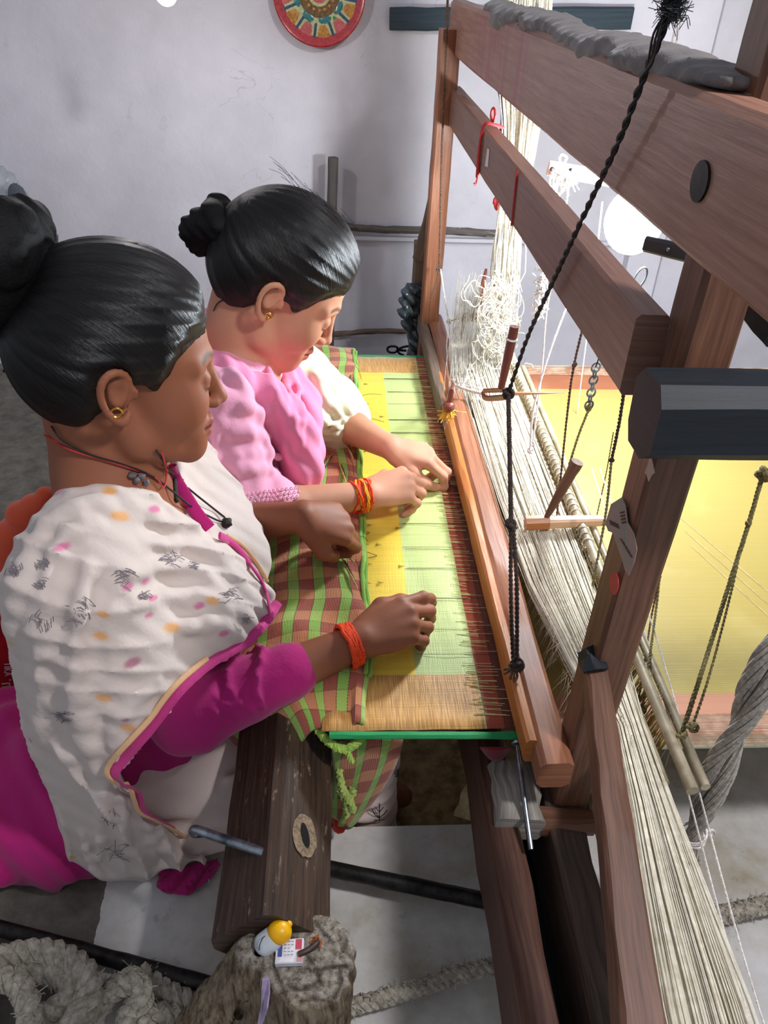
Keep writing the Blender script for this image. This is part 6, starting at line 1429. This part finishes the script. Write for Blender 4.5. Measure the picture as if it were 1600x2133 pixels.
mb = MB(); tube(mb, smoothpath([tz(622, 1988, .012), tz(636, 1982, .012), tz(650, 1975, .010), tz(660, 1966, .006), tz(662, 1962, -.006)], 14), .0032, 10); mb.build('shank', plain('nail_iron', '4a3a36', .5, .5, .5), NL)
mb = MB()
for i in range(80): a = tz(660, 1962, .002)+g.normal(0, .003, 3)*V3(1, 1, .3); tube(mb, [a, a+g.normal(0, .0015, 3)], .0006, 3)
mb.build('rust_fluff', plain('rust', 'b5602c', .9), NL, kind='stuff')
mb = MB(); q = [P(547, 2038, Z=.245), P(560, 2034, Z=.245), P(561, 2060, Z=.235), P(556, 2095, Z=.225), P(546, 2125, Z=.20), P(536, 2133, Z=.19), P(544, 2095, Z=.215), P(545, 2060, Z=.235)]
c_ = sum(q)/8; mb.add([c_]+q+[p+V3(.001, -.002, -.003) for p in q], [(0, i+1, (i+1) % 8+1) for i in range(8)]+[(i+1, (i+1) % 8+1, 9+(i+1) % 8, 9+i) for i in range(8)])
tag(mb.build('wrapper', plain('lilac_foil', 'b9a8c4', .3, c2='9a88aa')), 'crumpled lilac wrapper stuck in the split of the stump', 'wrapper')
# red printed bag behind the shawl, at the left edge
RB = thing('red_bag', (-.60, .96, 0), 'red printed carrier bag standing behind the shawl at the left edge', 'bag')
rb = S(); rb.cone((-.66, .95, .05), (-.66, .95, .27), .085, .075, .02).cone((-.60, .96, .03), (-.585, .96, .30), .06, .05, .03)
V, Q = surface(rb, .006, disp=lambda X: -.003*np.sin(X[:, 0]*90+X[:, 2]*40)); link('bag_body', np_mesh('bag_body', V, Q, plain('red_plastic', 'c93030', .35, c2='a32020', scale=20)), RB)
def text(name, body, loc, size, rot, mat, parent, depth=.0004):
    cu = bpy.data.curves.new(name, 'FONT'); cu.body = body; cu.size = size; cu.extrude = depth; cu.align_x = 'LEFT'
    o = bpy.data.objects.new(name, cu); COL.objects.link(o); bpy.context.view_layer.update()
    me = bpy.data.meshes.new_from_object(o.evaluated_get(bpy.context.evaluated_depsgraph_get())); bpy.data.objects.remove(o); me.materials.clear(); me.materials.append(mat)
    n_ = bpy.data.objects.new(name, me); COL.objects.link(n_); me.transform(Matrix.Translation(Vector(loc)) @ rot.to_4x4()); n_.parent = parent; n_.matrix_parent_inverse = Matrix.Translation(-Vector(wloc(parent))); return n_
wt = plain('white_print', 'e6cdd0', .6)
def rbx(px, py): e = rb.hit(px, py, .003); return e if e is not None else P(px, py, Y=.9)
def trot():
    # letters read downwards on the side that faces the camera
    zx = nrm(P(8, 1400, Y=.9)-P(8, 1300, Y=.9)); n_ = nrm(CAM-P(8, 1350, Y=.9)); n_ = nrm(n_-np.dot(n_, zx)*zx); yx = np.cross(n_, zx); return Matrix(np.stack([zx, yx, n_], 1).tolist())
text('lettering', 'TIKA, NAT', rbx(7, 1378), .016, trot(), wt, RB); text('lettering', 'tome', rbx(12, 1330), .011, trot(), wt, RB); text('lettering', 'nTP', rbx(2, 1420), .030, trot(), wt, RB)
ob = S(); ob.chain([P(92, 1035, Y=.92), P(55, 1075, Y=.93), P(25, 1130, Y=.93), P(5, 1200, Y=.93), P(-20, 1260, Y=.93)], [.014, .022, .026, .028, .028], .02)
V, Q = surface(ob, .004, disp=lambda X: -.002*np.sin(X[:, 2]*160+X[:, 0]*90)); tag(link('orange_cloth', np_mesh('orange_cloth', V, Q, cloth('orange_cotton', 'd95a3a'))), 'orange cloth showing behind the shoulder of the shawled woman', 'cloth')
beam('pit_wedge', P(985, 1700, Z=-.02), P(1010, 1640, Z=.02), .05, .06, M['pit'], None, n=4, jit=.003); tag(bpy.data.objects['pit_wedge'], 'earthy block at the pit edge beside the rail', 'block')
mb = MB(); G = np.array([[P(1000+66*i/7, 1556+30*math.sin(math.pi*i/7)*j/4, Z=.278-.01*j) for j in range(5)] for i in range(8)]); sheet(mb, G); o = mb.build('red_backing', cloth('deep_red', '7a1526', bumps=.3), SR); md = o.modifiers.new('t', 'SOLIDIFY'); md.thickness = .001
